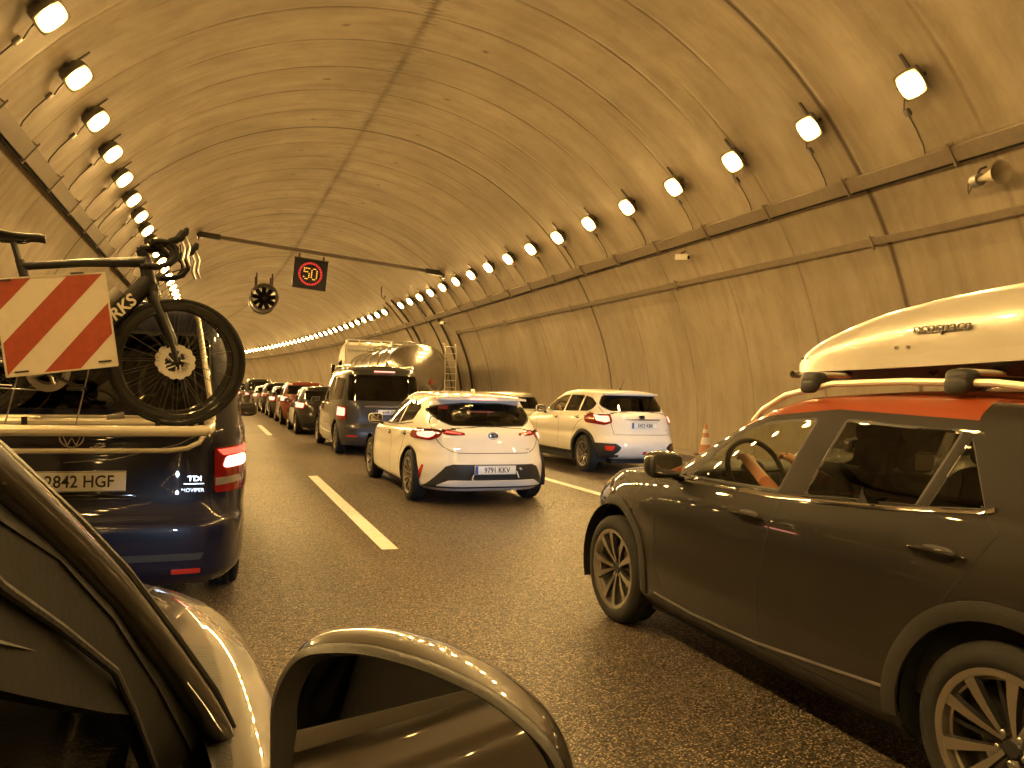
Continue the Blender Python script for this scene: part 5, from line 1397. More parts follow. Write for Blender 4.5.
# --- dark people carrier ahead of the white hatchback
def mpv_spec(name, paint_, L, W, Hh, hi, N_, **kw):
    """upright van / tall car; shapes scale with W and Hh"""
    h = Hh/1.9; w2 = W/2
    d = dict(name=name, paint=paint_, L=L, W=W, H=N_, sub=3, axles=(.9, L-.95), wheel=('ten', .34, .215, .22), arch=.39, yc=2.3, tap=[(0, .96), (.5, 1.0), (L-1, 1.0), (L, .92)], belt=1.08*h, dash=L-1.1, rearseat=1.0, gz=1.02*h, hood_crown=.05, roof_crown=.05, hi=hi,
      tub=[(.10, L-.15, w2-.06, .22, 6, 4), (.0, L-.02, w2-.01, .36, 6, 3.6), (.0, L, w2, .58*h, 6, 3.4), (.04, L-.05, w2-.005, .66*h, 6, 3.4), (.06, L-.12, w2, .85*h, 6, 3.2), (.09, L-.25, w2-.02, [(0, 1.06*h), (L-1.2, 1.02*h), (L, .88*h)], 6, 3.2), (.11, L-.3, w2-.04, [(0, 1.09*h), (L-1.2, 1.05*h), (L, .9*h)], 6, 3.2)],
      gh=[(.10, L-.95, w2-.05, 1.03*h, 6, 3.4), (.14, L-1.15, w2-.06, 1.14*h, 6, 3.4), (.24, L-1.6, w2-.12, 1.5*h, 6, 4), (.32, L-1.95, w2-.18, 1.76*h, 6, 4.4), (.38, L-2.05, w2-.23, 1.83*h, 6, 4.6), (.46, L-2.15, w2-.30, 1.865*h, 6, 4.8)],
      side_windows=[(roundpoly([(L-1.35, 1.12*h), (L-1.75, 1.52*h), (L-2.15, 1.66*h), (L-2.2, 1.12*h)], .04), 'glass_mid', 'door_window'), (roundpoly([(L-2.3, 1.12*h), (L-2.3, 1.66*h), (L-3.3, 1.66*h), (L-3.25, 1.12*h)], .05), 'glass_dark', 'side_window'), (roundpoly([(L-3.4, 1.13*h), (L-3.45, 1.66*h), (.55, 1.62*h), (.5, 1.16*h)], .05), 'glass_dark', 'side_window')],
      rear_window=roundpoly([(-w2+.16, 1.14*h), (w2-.16, 1.14*h), (w2-.22, 1.72*h), (-w2+.22, 1.72*h)], .06), rear_glass='glass_dark',
      windshield=roundpoly([(-w2+.2, 1.1*h), (w2-.2, 1.1*h), (w2-.28, 1.68*h), (-w2+.28, 1.68*h)], .06), mir=(w2-.02, L-1.45, 1.1*h), handles=[(L-2.15, .98*h)],
      seams=[([(-w2+.13, 1.75*h), (-w2+.14, 1.1*h), (-w2+.17, .66*h), (w2-.17, .66*h), (w2-.14, 1.1*h), (w2-.13, 1.75*h)], 'rear', False), ([(L-2.25, 1.7*h), (L-2.25, .35)], 'side', False), ([(L-3.35, 1.7*h), (L-3.35, .35)], 'side', False)],
      trims=[('tailgate_trim', 'badge', [(-.45, 1.035*h), (.45, 1.035*h)], 'rear', .035, .012, False)],
      patches=[('tail_light', 'lens_red', roundpoly([(w2-.17, 1.02*h), (w2-.01, 1.06*h), (w2-.01, .74*h), (w2-.15, .74*h)], .02), 'rear', .012),
               ('bumper_step', 'black_plastic', roundpoly([(-w2+.18, .50*h), (w2-.18, .50*h), (w2-.18, .56*h), (-w2+.18, .56*h)], .01), 'rear', .008),
               ('bumper_reflector', 'red_reflector', roundpoly([(w2-.36, .40*h), (w2-.16, .40*h), (w2-.16, .43*h), (w2-.36, .43*h)], .01), 'rear', .008)])
    d.update(kw); return d
def rear_lit(root, B, polys, mat='brake_on', t=.02, name='lit_lens'):
    for p in polys:
        for sd in (1, -1):
            pb = B.patch(p, 'rear', sd, t=t, skirt=.004)
            if len(pb.faces): obj(name, pb, mat, root)
            else: pb.free()
Bv = mpv_spec('people_carrier', 'paint_slate', 4.9, 1.92, 1.92, True, 60)
bv = make_car(Bv); put(bv, 3.38, 16.2, 'grey people carrier with big dark rear window in front of the white hatchback', 'van', rz=math.radians(.5))
rear_lit(bv, Bv['B'], [roundpoly([(.82, 1.0), (.94, 1.03), (.94, .84), (.83, .84)], .02)], 'brake_on')
plate(bv, '6048 JPD', (.05, Bv['B'].hit(0, .93, 'rear')[0].y-.02, .93))
bm = bmesh.new(); box(bm, (0, .30, 1.80), (.45, .03, .025)); obj('brake_light', bm, 'brake_on', bv)
bm = bmesh.new()
for sd in (1, -1): tube(bm, [(.68*sd, .5, 1.88), (.68*sd, .6, 1.93), (.70*sd, 2.6, 1.93), (.70*sd, 2.7, 1.88)], .016, 8)
obj('roof_rail', bm, 'alu_rail', bv)

def car_spec(name, paint_, L, W, Hh, hi, N_, **kw):
    h = Hh/1.5; w2 = W/2
    d = dict(name=name, paint=paint_, L=L, W=W, H=N_, sub=3, axles=(.82, L-.88), wheel=('ten', .33, .205, .22), arch=.375, yc=2.1, tap=[(0, .92), (.5, .99), (1, 1.0), (L-1, .99), (L, .93)], belt=.97*h, dash=L-1.35, rearseat=1.1, gz=.93*h, hood_crown=.045, roof_crown=.035, hi=hi,
      tub=[(.14, L-.15, w2-.08, .21, 5, 3.6), (.03, L-.03, w2-.02, .33, 5, 3.4), (.0, L, w2, .55*h, 5, 3.2), (.04, L-.04, w2-.005, .68*h, 5, 3.2), (.08, L-.12, w2-.01, [(0, .88*h), (L, .74*h)], 4.6, 3), (.16, L-.25, w2-.05, [(0, 1.0*h), (2, .95*h), (L-1.2, .93*h), (L, .80*h)], 4.4, 3), (.20, L-.3, w2-.08, [(0, 1.02*h), (2, .97*h), (L-1.2, .95*h), (L, .82*h)], 4.4, 3)],
      gh=[(.18, L-1.0, w2-.09, .93*h, 4.4, 3.2), (.24, L-1.15, w2-.10, 1.02*h, 4.4, 3.3), (.42, L-1.55, w2-.16, 1.22*h, 4.6, 3.6), (.52, L-1.95, w2-.23, 1.37*h, 4.8, 4), (.55, L-2.1, w2-.27, 1.43*h, 5, 4.2), (.60, L-2.2, w2-.32, 1.455*h, 5, 4.4)],
      side_windows=[(roundpoly([(L-1.45, .98*h), (L-2.0, 1.25*h), (L-2.3, 1.34*h), (L-2.62, 1.35*h), (L-2.55, .99*h)], .03), 'glass_mid', 'door_window'), (roundpoly([(L-2.65, 1.0*h), (L-2.72, 1.35*h), (1.05, 1.33*h), (.8, 1.2*h), (.95, 1.04*h)], .04), 'glass_mid', 'door_window')],
      rear_window=roundpoly([(-w2+.2, 1.05*h), (w2-.2, 1.05*h), (w2-.28, 1.36*h), (-w2+.28, 1.36*h)], .06), rear_glass='glass_dark',
      windshield=roundpoly([(-w2+.2, 1.0*h), (w2-.2, 1.0*h), (w2-.32, 1.34*h), (-w2+.32, 1.34*h)], .06), mir=(w2-.03, L-1.75, 1.0*h), handles=[(L-2.5, .88*h), (1.25, .9*h)],
      seams=[([(-w2+.18, 1.2*h), (-w2+.2, .7*h), (w2-.2, .7*h), (w2-.18, 1.2*h)], 'rear', False), ([(L-2.6, 1.0*h), (L-2.6, .3)], 'side', False)],
      patches=[('tail_light', 'lens_red', roundpoly([(w2-.30, .96*h), (w2-.02, .98*h), (w2-.02, .80*h), (w2-.22, .78*h)], .02), 'rear', .01),
               ('bumper_insert', 'black_plastic', roundpoly([(-w2+.2, .25), (w2-.2, .25), (w2-.26, .40), (-w2+.26, .40)], .03), 'rear', .004),
               ('headlight', 'lens_clear', roundpoly([(L-.5, .76*h), (L-.05, .62*h), (L-.03, .70*h), (L-.35, .82*h)], .02), 'side', .006)])
    d.update(kw); return d
Sv = car_spec('estate_car', 'paint_silver', 4.4, 1.8, 1.46, True, 48)
sv = make_car(Sv); put(sv, 7.05, 17.6, 'silver estate car between the white hatchback and the tanker', 'car')
rear_lit(sv, Sv['B'], [roundpoly([(.70, .92), (.86, .94), (.86, .82), (.72, .82)], .02)])
plate(sv, '3360 HXN', (0, Sv['B'].hit(0, .8, 'rear')[0].y-.02, .78))
# pale car seen through the windows of the dark suv
Pv = car_spec('family_car', 'paint_cream', 4.3, 1.8, 1.44, True, 48)
pv = make_car(Pv); put(pv, 6.95, 3.4, 'pale cream car in the right lane seen through the windows of the dark suv', 'car')

# far queue
far = [(23.3, 'paint_black', 'hatch', 'black car with lit tail lights just ahead of the grey people carrier'),
       (29.2, 'paint_red', 'suv', 'red suv in the queue ahead of the black car'),
       (35.6, 'paint_slate', 'hatch', 'slate blue car in the queue ahead of the red suv'),
       (41.8, 'paint_black', 'suv', 'black suv in the distant queue, second ahead of the red suv'),
       (48.2, 'paint_silver', 'hatch', 'silver car in the distant queue, third ahead of the red suv'),
       (54.2, 'paint_darkgreen', 'mpv', 'dark tall van in the distant queue, fourth ahead of the red suv'),
       (61.5, 'paint_slate', 'hatch', 'slate car in the distant queue just beyond the dark tall van'),
       (68.0, 'paint_navy', 'suv', 'navy suv near the far end of the distant queue'),
       (74.8, 'paint_white', 'hatch', 'tiny white car at the far end of the distant queue')]
protos = {'hatch': car_spec('queue_car', 'paint_black', 4.25, 1.8, 1.47, True, 32), 'suv': car_spec('queue_car', 'paint_red', 4.4, 1.84, 1.64, True, 32), 'mpv': mpv_spec('queue_van', 'paint_darkgreen', 4.8, 1.9, 1.9, True, 32)}
plates_ = {'hatch': '1175 LCT', 'suv': '7702 JRW', 'mpv': '4419 GVB'}
built = {}
for i, (Y, pm, kd, lab) in enumerate(far):
    if kd not in built:
        sp_ = protos[kd]; o = make_car(sp_); w2 = sp_['W']/2; hh = {'hatch': .98, 'suv': 1.09, 'mpv': 1.0}[kd]
        rear_lit(o, sp_['B'], [roundpoly([(w2-.24, .95*hh), (w2-.04, .97*hh), (w2-.04, .83*hh), (w2-.20, .82*hh)], .02)], 'brake_on')
        plate(o, plates_[kd], (0, sp_['B'].hit(0, .8, 'rear')[0].y-.02, .82)); built[kd] = o
    else: o = copy_tree(built[kd])
    for c in list(o.children):
        if c.name.split('.')[0] in ('body',):
            c.data = c.data.copy(); c.data.materials[0] = M[pm]
            if c.data.materials[2]: c.data.materials[2] = M[pm]
    dx = random.uniform(-.12, .12)
    put(o, 3.15+off(Y)+dx+(-.05 if i == 0 else 0), Y, lab, 'car' if kd != 'mpv' else 'van', rz=-math.atan(-(Y+2-36)/400) if Y > 34 else 0, group='cars queueing ahead in the middle lane')

# --- tanker lorry
tk = empty('tanker_lorry')
def sec_loft(bm, secs, cap=True, mat=0):
    prev = None
    for s in secs:
        cur = [bm.verts.new(p) for p in s]
        if prev:
            for i in range(len(cur)): f = bm.faces.new((prev[i-1], prev[i], cur[i], cur[i-1])); f.material_index = mat
        elif cap: bm.faces.new(cur)
        prev = cur
    if cap: bm.faces.new(prev[::-1])
    bmesh.ops.recalc_face_normals(bm, faces=bm.faces)
bm = bmesh.new(); secs = []
for y, s in [(-.30, .04), (-.29, .25), (-.24, .5), (-.16, .72), (-.05, .88), (.06, .965), (.16, 1.0)]+[(.2+k*.6, 1.0) for k in range(15)]+[(8.75, .97), (8.88, .85), (8.98, .55), (9.02, .2)]:
    secs.append([(1.22*s*math.copysign(abs(math.cos(a))**.85, math.cos(a)), y, 2.12+1.02*s*math.copysign(abs(math.sin(a))**.85, math.sin(a))) for a in [2*PI*i/56 for i in range(56)]])
sec_loft(bm, secs); obj('tank', bm, 'tank_steel', tk, sharp=70)
bm = bmesh.new()
for y in (.2, 1.9, 3.7, 5.5, 7.3, 8.7):
    tube(bm, [(1.235*math.copysign(abs(math.cos(a))**.85, math.cos(a)), y, 2.12+1.035*math.copysign(abs(math.sin(a))**.85, math.sin(a))) for a in [2*PI*i/56 for i in range(56)]], .022, 6, closed=True)
obj('tank_bands', bm, 'steel', tk)
bm = bmesh.new(); box(bm, (0, 4.4, 3.20), (.62, 8.2, .03))
for x in (-.33, .33):
    tube(bm, [(x, .4, 3.34), (x, 8.6, 3.34)], .016)
    for k in range(10): tube(bm, [(x, .4+k*.91, 3.14), (x, .4+k*.91, 3.34)], .012)
for y in (1.5, 3.6, 5.7, 7.6): lathe(bm, [(3.1, .25), (3.32, .25), (3.34, .2), (3.36, 0)], axis='z', seg=20, c=(0, y, 0))
obj('walkway', bm, 'galvanised', tk)
bm = bmesh.new()
for x in (1.02, 1.46): tube(bm, [(x, -.05, .9), (x, -.12, 2.0), (x, -.05, 3.0), (x, .05, 3.22), (x, .25, 3.25)], .022)
for k in range(9): tube(bm, [(1.02, -.10+.0, 1.05+k*.26), (1.46, -.10, 1.05+k*.26)], .014)
obj('ladder', bm, 'alu_rail', tk)
bm = bmesh.new(); box(bm, (0, 4.5, 1.0), (.9, 9.0, .22)); box(bm, (0, -.15, .62), (2.4, .12, .16)); 
for x in (-1.15, 1.15): box(bm, (x, 4.5, .75), (.05, 3.5, .5))
for x in (-1.1, 1.1): 
    for y in (.9, 2.2, 3.5): box(bm, (x, y, 1.18), (.5, 1.1, .03))
obj('chassis', bm, 'dark_steel', tk)
bm = bmesh.new(); box(bm, (.45, -.30, 1.75), (.10, .02, .22)); box(bm, (.45, -.31, 1.69), (.08, .02, .08)); obj('hazard_plate', bm, 'board_red', tk)
for y in (.9, 2.2, 3.5):
    for sd in (1, -1): add_wheel(tk, 'five', .50, .34, .30, 1.02, y, sd)
for sd in (1, -1):
    bm = bmesh.new(); box(bm, (.95*sd, -.22, .80), (.36, .06, .14), bev=.01); obj('tail_light', bm, 'tail_on', tk)
# tractor unit
bm = bmesh.new()
rp = roundpoly([(9.6, 1.0), (11.75, 1.0), (11.85, 1.9), (11.55, 3.05), (11.0, 3.45), (9.8, 3.75), (9.55, 3.6)], .12, 4)
prism(bm, rp, 'x', -1.22, 1.22); r_ = bmesh.ops.bevel(bm, geom=[e for e in bm.edges if abs(e.verts[0].co.x-e.verts[1].co.x) < .01], offset=.08, segments=3, affect='EDGES')
obj('cab', bm, 'paint_cream', tk)
bm = bmesh.new(); prism(bm, [(9.5, 3.2), (9.95, 3.2), (9.95, 3.82), (9.5, 3.82)], 'x', -1.15, -1.10); prism(bm, [(9.5, 3.2), (9.95, 3.2), (9.95, 3.82), (9.5, 3.82)], 'x', 1.10, 1.15)
for z in (3.35, 3.55, 3.82): box(bm, (0, 9.5, z), (2.3, .05, .05))
for x in (-1.1, -.55, 0, .55, 1.1): box(bm, (x, 9.5, 3.55), (.05, .05, .55))
obj('headboard', bm, 'white_plastic', tk)
bm = bmesh.new(); prism(bm, roundpoly([(10.5, 1.95), (11.55, 1.95), (11.4, 2.75), (10.5, 2.85)], .06), 'x', -1.235, -1.222); prism(bm, roundpoly([(10.5, 1.95), (11.55, 1.95), (11.4, 2.75), (10.5, 2.85)], .06), 'x', 1.222, 1.235); obj('door_window', bm, 'glass_dark', tk)
for sd in (1, -1):
    bm = bmesh.new(); supe(bm, (1.48*sd, 11.5, 2.3), (.10, .10, .33), 4); tube(bm, [(1.2*sd, 11.5, 2.5), (1.45*sd, 11.5, 2.5)], .02); tube(bm, [(1.2*sd, 11.5, 2.1), (1.45*sd, 11.5, 2.1)], .02); obj('door_mirror', bm, 'gloss_black', tk)
    for y in (9.2, 11.0): add_wheel(tk, 'five', .50, .34, .30, 1.02, y, sd)
put(tk, 7.15, 28.6, 'polished steel tanker lorry with rear ladder in the right lane', 'lorry', rz=math.radians(.6))

# --- the viewpoint's own car
O_ = dict(name='camera_car', paint='paint_own', L=4.35, W=1.80, H=110, sub=6, axles=(.80, 3.46), wheel=('five', .33, .205, .22), arch=.37, yc=2.1,
    tap=[(0, .92), (.5, .99), (1.0, 1.0), (3.2, 1.0), (3.8, .985), (4.35, .93)], belt=.98, dash=2.55, rearseat=1.1, gz=.94, hood_crown=.06, roof_crown=.04,
    tub=[(.16, 4.2, .82, .20, 5, 3.6), (.05, 4.30, .88, .30, 5, 3.4), (.0, 4.35, .90, .48, 5, 3.2), (.02, 4.34, .895, .62, 5, 3.0), (.05, 4.27, .90, [(0, .82), (3.4, .74), (4.3, .70)], 4.6, 2.9), (.12, 4.1, .875, [(0, .98), (2, .93), (3.0, .90), (3.8, .84), (4.3, .76)], 4.4, 2.8),
         (.17, 3.95, .835, [(0, 1.02), (2, .97), (3.0, .945), (3.6, .90), (4.2, .80)], 4.4, 2.7), (.21, 3.85, .79, [(0, 1.03), (2, .985), (3.0, .965), (3.6, .925), (4.2, .82)], 4.4, 2.7)],
    gh=[(.20, 2.86, .79, [(0, .98), (2, .95), (3.2, .90)], 4.4, 7), (.26, 2.66, .78, [(0, 1.03), (3, .99)], 4.4, 7), (.42, 2.18, .695, [(0, 1.24), (3, 1.22)], 4.6, 7),
        (.55, 1.86, .625, [(.4, 1.37), (1.2, 1.39), (2.0, 1.365)], 4.8, 7), (.58, 1.74, .59, [(.4, 1.42), (1.2, 1.45), (1.9, 1.405)], 5, 7), (.62, 1.66, .55, [(.5, 1.45), (1.2, 1.485), (1.8, 1.435)], 5, 7)],
    regions=[([(1.5, 1.0), (2.95, 1.0), (2.95, 1.42), (1.5, 1.42)], 'side', 1, lambda f: f.calc_center_median().z > .985), ([(.5, 1.0), (.82, 1.0), (.82, 1.40), (.46, 1.40)], 'front', 1, lambda f: f.calc_center_median().z > .985), ([(-.5, 1.0), (-.82, 1.0), (-.82, 1.40), (-.46, 1.40)], 'front', 1, lambda f: f.calc_center_median().z > .985)],
    side_windows=[(roundpoly([(2.44, 1.0), (2.44, 1.05), (2.10, 1.20), (1.80, 1.32), (1.66, 1.345), (1.38, 1.36), (1.42, 1.005)], [.02, .02, .05, .05, .05, .02, .02]), 'open', 'door_window'),
                  (roundpoly([(2.66, .995), (2.50, .995), (2.50, 1.06)], .008), 'glass_dark', 'quarter_window'),
                  (roundpoly([(1.32, 1.01), (1.28, 1.385), (.95, 1.35), (.70, 1.22), (.85, 1.06)], .03), 'glass_dark', 'door_window')],
    rear_window=roundpoly([(-.62, 1.08), (.62, 1.08), (.54, 1.35), (-.54, 1.35)], .06), windshield=roundpoly([(-.60, 1.0), (.60, 1.0), (.52, 1.37), (-.52, 1.37)], .04),
    ws_glass='glass_dark', mir=(-5, 2.4, 1.0), handles=[(1.6, .90)],
    seams=[([(2.86, .93), (2.90, .80), (2.88, .4), (2.8, .28)], 'side', False), ([(1.38, 1.0), (1.40, .3)], 'side', False), ([(.60, 3.05), (.64, 3.4), (.66, 3.75), (.60, 4.0)], 'top', False)],
    patches=[('headlight', 'lens_clear', roundpoly([(.45, 4.06), (.70, 3.62), (.80, 3.60), (.845, 3.80), (.80, 4.10), (.65, 4.25)], [.03, .05, .03, .04, .05, .03]), 'top', .004)],
    mirror_patches=True)
OX, OY = -.76, -1.42
own = make_car(O_); OB = O_['B']
for c in list(own.children):
    if c.name.startswith('door_mirror'):
        for g_ in list(c.children): bpy.data.objects.remove(g_)
        bpy.data.objects.remove(c)
put(own, OX, OY, 'brown-grey car in the near left corner seen along its bonnet and front pillar', 'car')
# right-hand door mirror of the own car
mr = empty('door_mirror', (.075-OX, .90-OY, 0), 0, own)
th = math.radians(-27)                     # mirror plane direction: outwards and back
ex = Vector((math.cos(th), math.sin(th), 0)); ey = Vector((-math.sin(th), math.cos(th), 0)); ez = Vector((0, 0, 1))
outl = roundpoly([(-.004, .95), (-.008, 1.075), (.018, 1.128), (.09, 1.136), (.17, 1.120), (.25, 1.088), (.315, 1.035), (.338, .97), (.31, .905), (.18, .885), (.05, .895)], [.03, .03, .03, .04, .05, .05, .05, .04, .04, .05, .03], 5)
cx_ = sum(p[0] for p in outl)/len(outl); cz_ = sum(p[1] for p in outl)/len(outl)
def mring(bm, s, d, dx=0): return [bm.verts.new(ex*(cx_+(p[0]-cx_)*s+dx)+ey*d+ez*(cz_+(p[1]-cz_)*s)) for p in outl]
def mloft(specs, cap0=False, cap1=False):
    bm = bmesh.new(); prev = None; rs = []
    for s, d in specs: rs.append(mring(bm, s, d))
    for A, B in zip(rs, rs[1:]):
        for i in range(len(A)): bm.faces.new((A[i-1], A[i], B[i], B[i-1]))
    if cap0: bm.faces.new(rs[0])
    if cap1: bm.faces.new(rs[-1])
    bmesh.ops.recalc_face_normals(bm, faces=bm.faces); return bm
obj('housing', mloft([(1.0, .012), (1.02, .03), (1.01, .06), (.95, .095), (.82, .125), (.6, .145), (.3, .155)], cap1=True), 'paint_own', mr, sharp=60)
obj('bezel', mloft([(.985, .020), (1.005, .004), (1.0, -.006), (.965, -.012), (.93, -.006), (.90, .012), (.86, .016)]), 'black_plastic', mr, sharp=60)
bm = bmesh.new(); f = bm.faces.new(mring(bm, .88, .011));
for v in bm.verts: v.co += ey*((v.co.z-cz_)*.09+.004)
if 1: obj('mirror_glass', bm, 'mirror_glass', mr, smooth=False)
bm = bmesh.new(); tube(bm, [ex*.02+ey*.05+ez*.93, ex*-.05+ey*.10+ez*.915, ex*-.12+ey*.12+ez*.92], [.045, .035, .035], 12, sx=.6); obj('arm', bm, 'black_plastic', mr)
# rubber gasket along the front pillar and black door-frame band
def own_strip(name, mat, pts, wd, t, closed=False):
    tb = bmesh.new(); OB.line(tb, pts, 'side', 1, w=wd, t=t, round_=True, step=.015, closed=closed)
    if len(tb.faces): obj(name, tb, mat, own)
    else: tb.free()
def away(pts, ks): 
    c_ = Vector((0, 0, HC)); off_ = Vector((OX, OY, 0)); return [c_+(Vector(p)-c_)*k-off_ for p, k in zip(pts, ks)]
sil = [(-.118, .42, 1.41), (-.111, .5, 1.38), (-.088, .6, 1.325), (-.064, .68, 1.271), (-.029, .77, 1.189), (.007, .85, 1.105), (.038, .93, 1.01), (.068, 1.02, .897)]
cen = [(-.121, .42, 1.401), (-.117, .5, 1.37), (-.096, .6, 1.313), (-.073, .68, 1.257), (-.04, .77, 1.175), (-.004, .85, 1.09), (.027, .93, .997), (.057, 1.02, .88)]
edge = [(-.114, .42, 1.375), (-.106, .48, 1.345), (-.09, .56, 1.306), (-.066, .64, 1.243), (-.039, .74, 1.151), (-.005, .86, 1.023), (.006, .92, .955), (.012, .95, .919)]
lin = [(-.113, .42, 1.30), (-.105, .48, 1.255), (-.089, .56, 1.215), (-.070, .64, 1.175), (-.055, .7, 1.147), (-.042, .76, 1.074), (-.036, .78, 1.04), (-.03, .8, 1.005)]  # inner edge pulled down: dark sheet standing in for the gloom of the cabin
ks = [1.0, 1.0, 1.02, 1.05, 1.09, 1.14, 1.18, 1.2]
roof_ = [Vector((-.165-OX, -.25-OY, 1.475)), Vector((-.15-OX, .05-OY, 1.462)), Vector((-.13-OX, .27-OY, 1.435))]
for sd in (1, -1):
    F = lambda P: [Vector((p.x*sd, p.y, p.z)) for p in P]
    bm = bmesh.new(); cp = roof_+away(cen, ks); fine = []
    for a, b in zip(cp, cp[1:]): fine += [a+(b-a)*(q/4) for q in range(4)]
    for _ in range(3): fine = [fine[0]]+[(fine[i-1]+fine[i]*2+fine[i+1])/4 for i in range(1, len(fine)-1)]+[fine[-1]]
    tube(bm, F(fine), [.0115+.007*i/len(fine) for i in range(len(fine))], 14, sx=.9, sy=1.05); obj('front_pillar', bm, 'paint_pillar', own)
    bm = bmesh.new(); cp = away(sil, [k*1.015 for k in ks]); tube(bm, F(cp), .0045, 8); obj('pillar_seal', bm, 'seal', own)
    for nm, A, B, mt in (('door_frame', cen, edge, 'trim_dark'), ('door_frame_dark_panel', edge, lin, 'trim_dark')):
        bm = bmesh.new(); a = F(away(A, [k*1.03 for k in ks])); b = F(away(B, [k*(1.03 if nm == 'door_frame' else 1.02) for k in ks])); prev = None
        if nm == 'door_frame_dark_panel': a = F(away(A, [k*1.04 for k in ks]))
        for p, q in zip(a, b):
            o_ = Vector((-.014*sd, 0, 0)); cur = [bm.verts.new(p), bm.verts.new(q), bm.verts.new(q+o_), bm.verts.new(p+o_)]
            if prev:
                for i in range(4): bm.faces.new((prev[i], prev[(i+1) % 4], cur[(i+1) % 4], cur[i]))
            prev = cur
        bmesh.ops.recalc_face_normals(bm, faces=bm.faces); obj(nm, bm, mt, own)
    bm = bmesh.new(); tube(bm, F(away([(-.113, .42, 1.35), (-.105, .48, 1.31), (-.089, .56, 1.263), (-.065, .64, 1.205), (-.055, .7, 1.147), (-.042, .76, 1.074), (-.036, .78, 1.04), (-.03, .8, 1.005)], [k*1.012 for k in ks])), .0035, 8); obj('window_channel', bm, 'clad_plastic', own)
tb = bmesh.new(); OB.line(tb, roundpoly([(.45, 4.06), (.70, 3.62), (.80, 3.60), (.845, 3.80), (.80, 4.10), (.65, 4.25)], [.03, .05, .03, .04, .05, .03]), 'top', 1, w=.009, t=.005, closed=True); obj('headlight_gap', tb, 'gap', own)


# ------------------------------------------------------------------ people
def person(joints, radii, name, label, parts, headpos, look=0.0):
    """one continuous skinned figure; joints: dict name -> (pos, parent)"""
    me = bpy.data.meshes.new(name); names = list(joints); idx = {n: i for i, n in enumerate(names)}
    me.from_pydata([joints[n][0] for n in names], [(idx[joints[n][1]], idx[n]) for n in names if joints[n][1]], [])
    o = bpy.data.objects.new(name, me); link(o)
    md = o.modifiers.new('skin', 'SKIN'); md.use_smooth_shade = True
    sv_ = me.skin_vertices[0].data
    for n in names:
        r = radii[n]; sv_[idx[n]].radius = r if isinstance(r, tuple) else (r, r)
    sv_[0].use_root = True
    ss = o.modifiers.new('sub', 'SUBSURF'); ss.levels = ss.render_levels = 2
    dg = bpy.context.evaluated_depsgraph_get(); nm = bpy.data.meshes.new_from_object(o.evaluated_get(dg))
    o.modifiers.clear(); o.data = nm; nm.materials.clear(); nm.materials.append(M[parts[0]]); nm.materials.append(M['skin'])
    neck = Vector(headpos)
    for p in nm.polygons:
        c = p.center; cut = False
        if c.z > neck.z-.10 and (Vector((c.x, c.y))-Vector((neck.x, neck.y))).length < .12: cut = True
        for hn in ('elbow_l', 'elbow_r', 'wrist_l', 'wrist_r', 'hand_l', 'hand_r'):
            if hn in joints and hn.startswith(('wrist', 'hand')) and (c-Vector(joints[hn][0])).length < .17 and c.y > Vector(joints['elbow_l'][0]).y-.0: cut = True
        if hasattr(p, 'material_index') and cut: p.material_index = 1
    nm.shade_smooth()
    tag(o, label, 'person')
    bm = bmesh.new(); supe(bm, neck+Vector((0, -.02, .10)), (.082, .10, .085), 2.3); obj('hair', bm, 'hair', o)
    return o
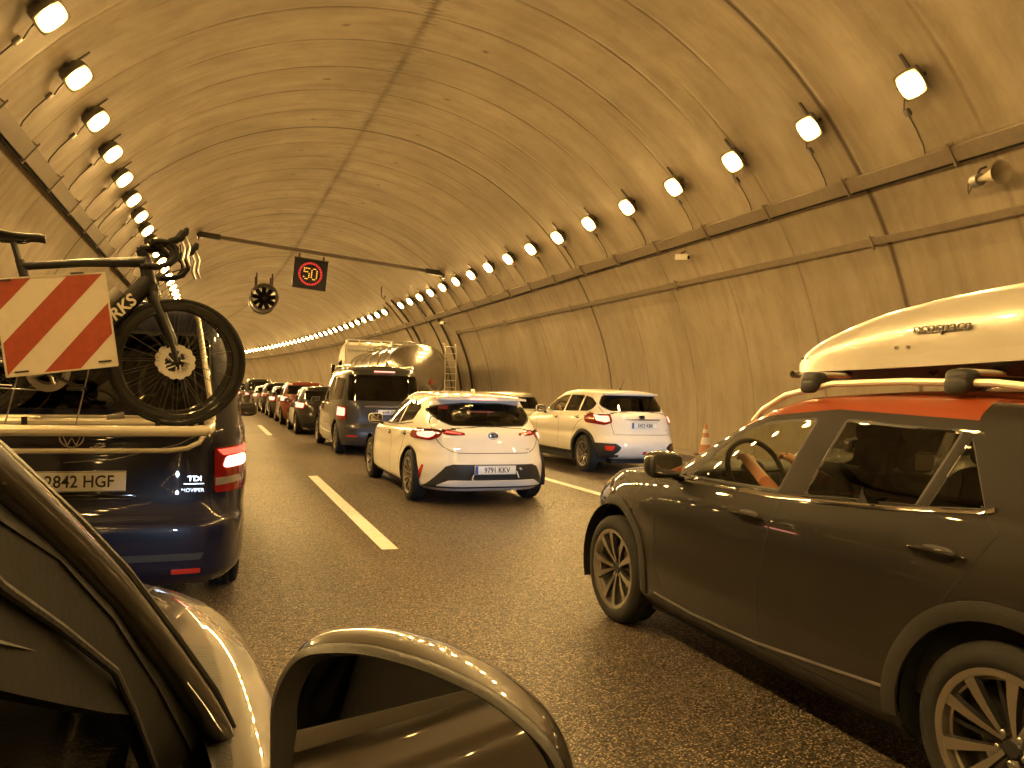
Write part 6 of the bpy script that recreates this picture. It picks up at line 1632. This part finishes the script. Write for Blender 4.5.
def driver(x, y, zb, name, label, shirt, wheelx, wheely, wheelz):
    """seated driver facing +y; zb = hip height"""
    hip = Vector((x, y, zb)); ch = hip+Vector((0, -.10, .40)); nk = hip+Vector((0, -.09, .54)); hd = nk+Vector((0, .03, .15))
    J = {'hip': (hip, None), 'waist': (hip+Vector((0, -.05, .18)), 'hip'), 'chest': (ch, 'waist'), 'neck': (nk, 'chest'), 'head': (hd, 'neck'), 'crown': (hd+Vector((0, -.005, .07)), 'head')}
    R_ = {'hip': (.17, .13), 'waist': (.15, .11), 'chest': (.17, .11), 'neck': .055, 'head': (.078, .095), 'crown': (.065, .08)}
    for s, t_ in ((-1, 'l'), (1, 'r')):
        sh = ch+Vector((s*.19, .01, .06)); ha = Vector((wheelx+s*.15, wheely, wheelz+.04)); el = (sh+ha)/2+Vector((s*.07, -.03, -.12)); wr = ha+(el-ha).normalized()*.08
        J['shoulder_'+t_] = (sh, 'chest'); J['elbow_'+t_] = (el, 'shoulder_'+t_); J['wrist_'+t_] = (wr, 'elbow_'+t_); J['hand_'+t_] = (ha, 'wrist_'+t_)
        R_['shoulder_'+t_] = .065; R_['elbow_'+t_] = .046; R_['wrist_'+t_] = (.030, .026); R_['hand_'+t_] = (.036, .022)
        for fi in range(4):
            b_ = ha+Vector((s*-.012+.018*(fi-1.5), .035, .018)); J[f'finger{fi}_'+t_] = (b_, 'hand_'+t_); J[f'tip{fi}_'+t_] = (b_+Vector((0, .022, -.028)), f'finger{fi}_'+t_)
            R_[f'finger{fi}_'+t_] = .0095; R_[f'tip{fi}_'+t_] = .008
        J['thumb_'+t_] = (ha+Vector((-s*.045, .01, .01)), 'wrist_'+t_); R_['thumb_'+t_] = .011
        kn = hip+Vector((s*.14, .45, .10)); ft = kn+Vector((0, .28, -.32)); J['knee_'+t_] = (kn, 'hip'); J['foot_'+t_] = (ft, 'knee_'+t_); R_['knee_'+t_] = .075; R_['foot_'+t_] = .045
    o = person(J, R_, name, label, [shirt], hd)
    bm = bmesh.new(); supe(bm, hd+Vector((0, .098, -.01)), (.014, .022, .022), 2)
    for s in (-1, 1): supe(bm, hd+Vector((s*.082, 0, -.005)), (.010, .022, .032), 2)
    obj('face_features', bm, 'skin', o)
    bm = bmesh.new()
    for s in (-1, 1): supe(bm, hd+Vector((s*.03, .088, .022)), (.014, .010, .008), 2)
    supe(bm, hd+Vector((0, .090, -.045)), (.024, .006, .005), 2); obj('eyes_and_mouth', bm, 'hair', o)
    return o
driver(3.20-.37, .98+1.78, .50, 'person', 'driver in rust coloured shirt resting hands on the wheel of the dark suv', 'shirt', 2.83, 3.42, 1.06)
driver(7.19-.37, 12.0+1.95, .58, 'person', 'driver in blue shirt inside the cream white crossover', 'shirt_blue', 6.82, 12+2.6, 1.13)

# ------------------------------------------------------------------ headlamp beams of the queue (lit headlamps)
def beam(x, y, z, col, power, tx, ty, tz, size=55, blend=.6, r=.05):
    ld = bpy.data.lights.new('headlamp_beam', 'SPOT'); ld.energy = power; ld.color = col; ld.spot_size = math.radians(size); ld.spot_blend = blend; ld.shadow_soft_size = r
    o = bpy.data.objects.new('headlamp_beam', ld); C.objects.link(o); o.location = (x, y, z)
    o.rotation_euler = (Vector((tx, ty, tz))-Vector((x, y, z))).to_track_quat('-Z', 'Y').to_euler(); return o
BL = (.62, .78, 1.0)
for sx in (-.62, .62):
    beam(-.76+sx, 2.98, .70, BL, 20, -.76+sx*.9, 5.2, .30, r=.03, size=36, blend=1)
    beam(3.20+sx, 5.16, .72, BL, 34, 3.23+sx*.9, 8.8, .5)
    beam(3.23+sx, 13.33, .66, (.35, .62, 1.0), 34, 3.35+sx*.9, 16.3, .45, size=40, blend=1)
    beam(7.02+sx, 7.80, .66, (.7, .82, 1.0), 60, 7.15+sx*.9, 11.9, .42)
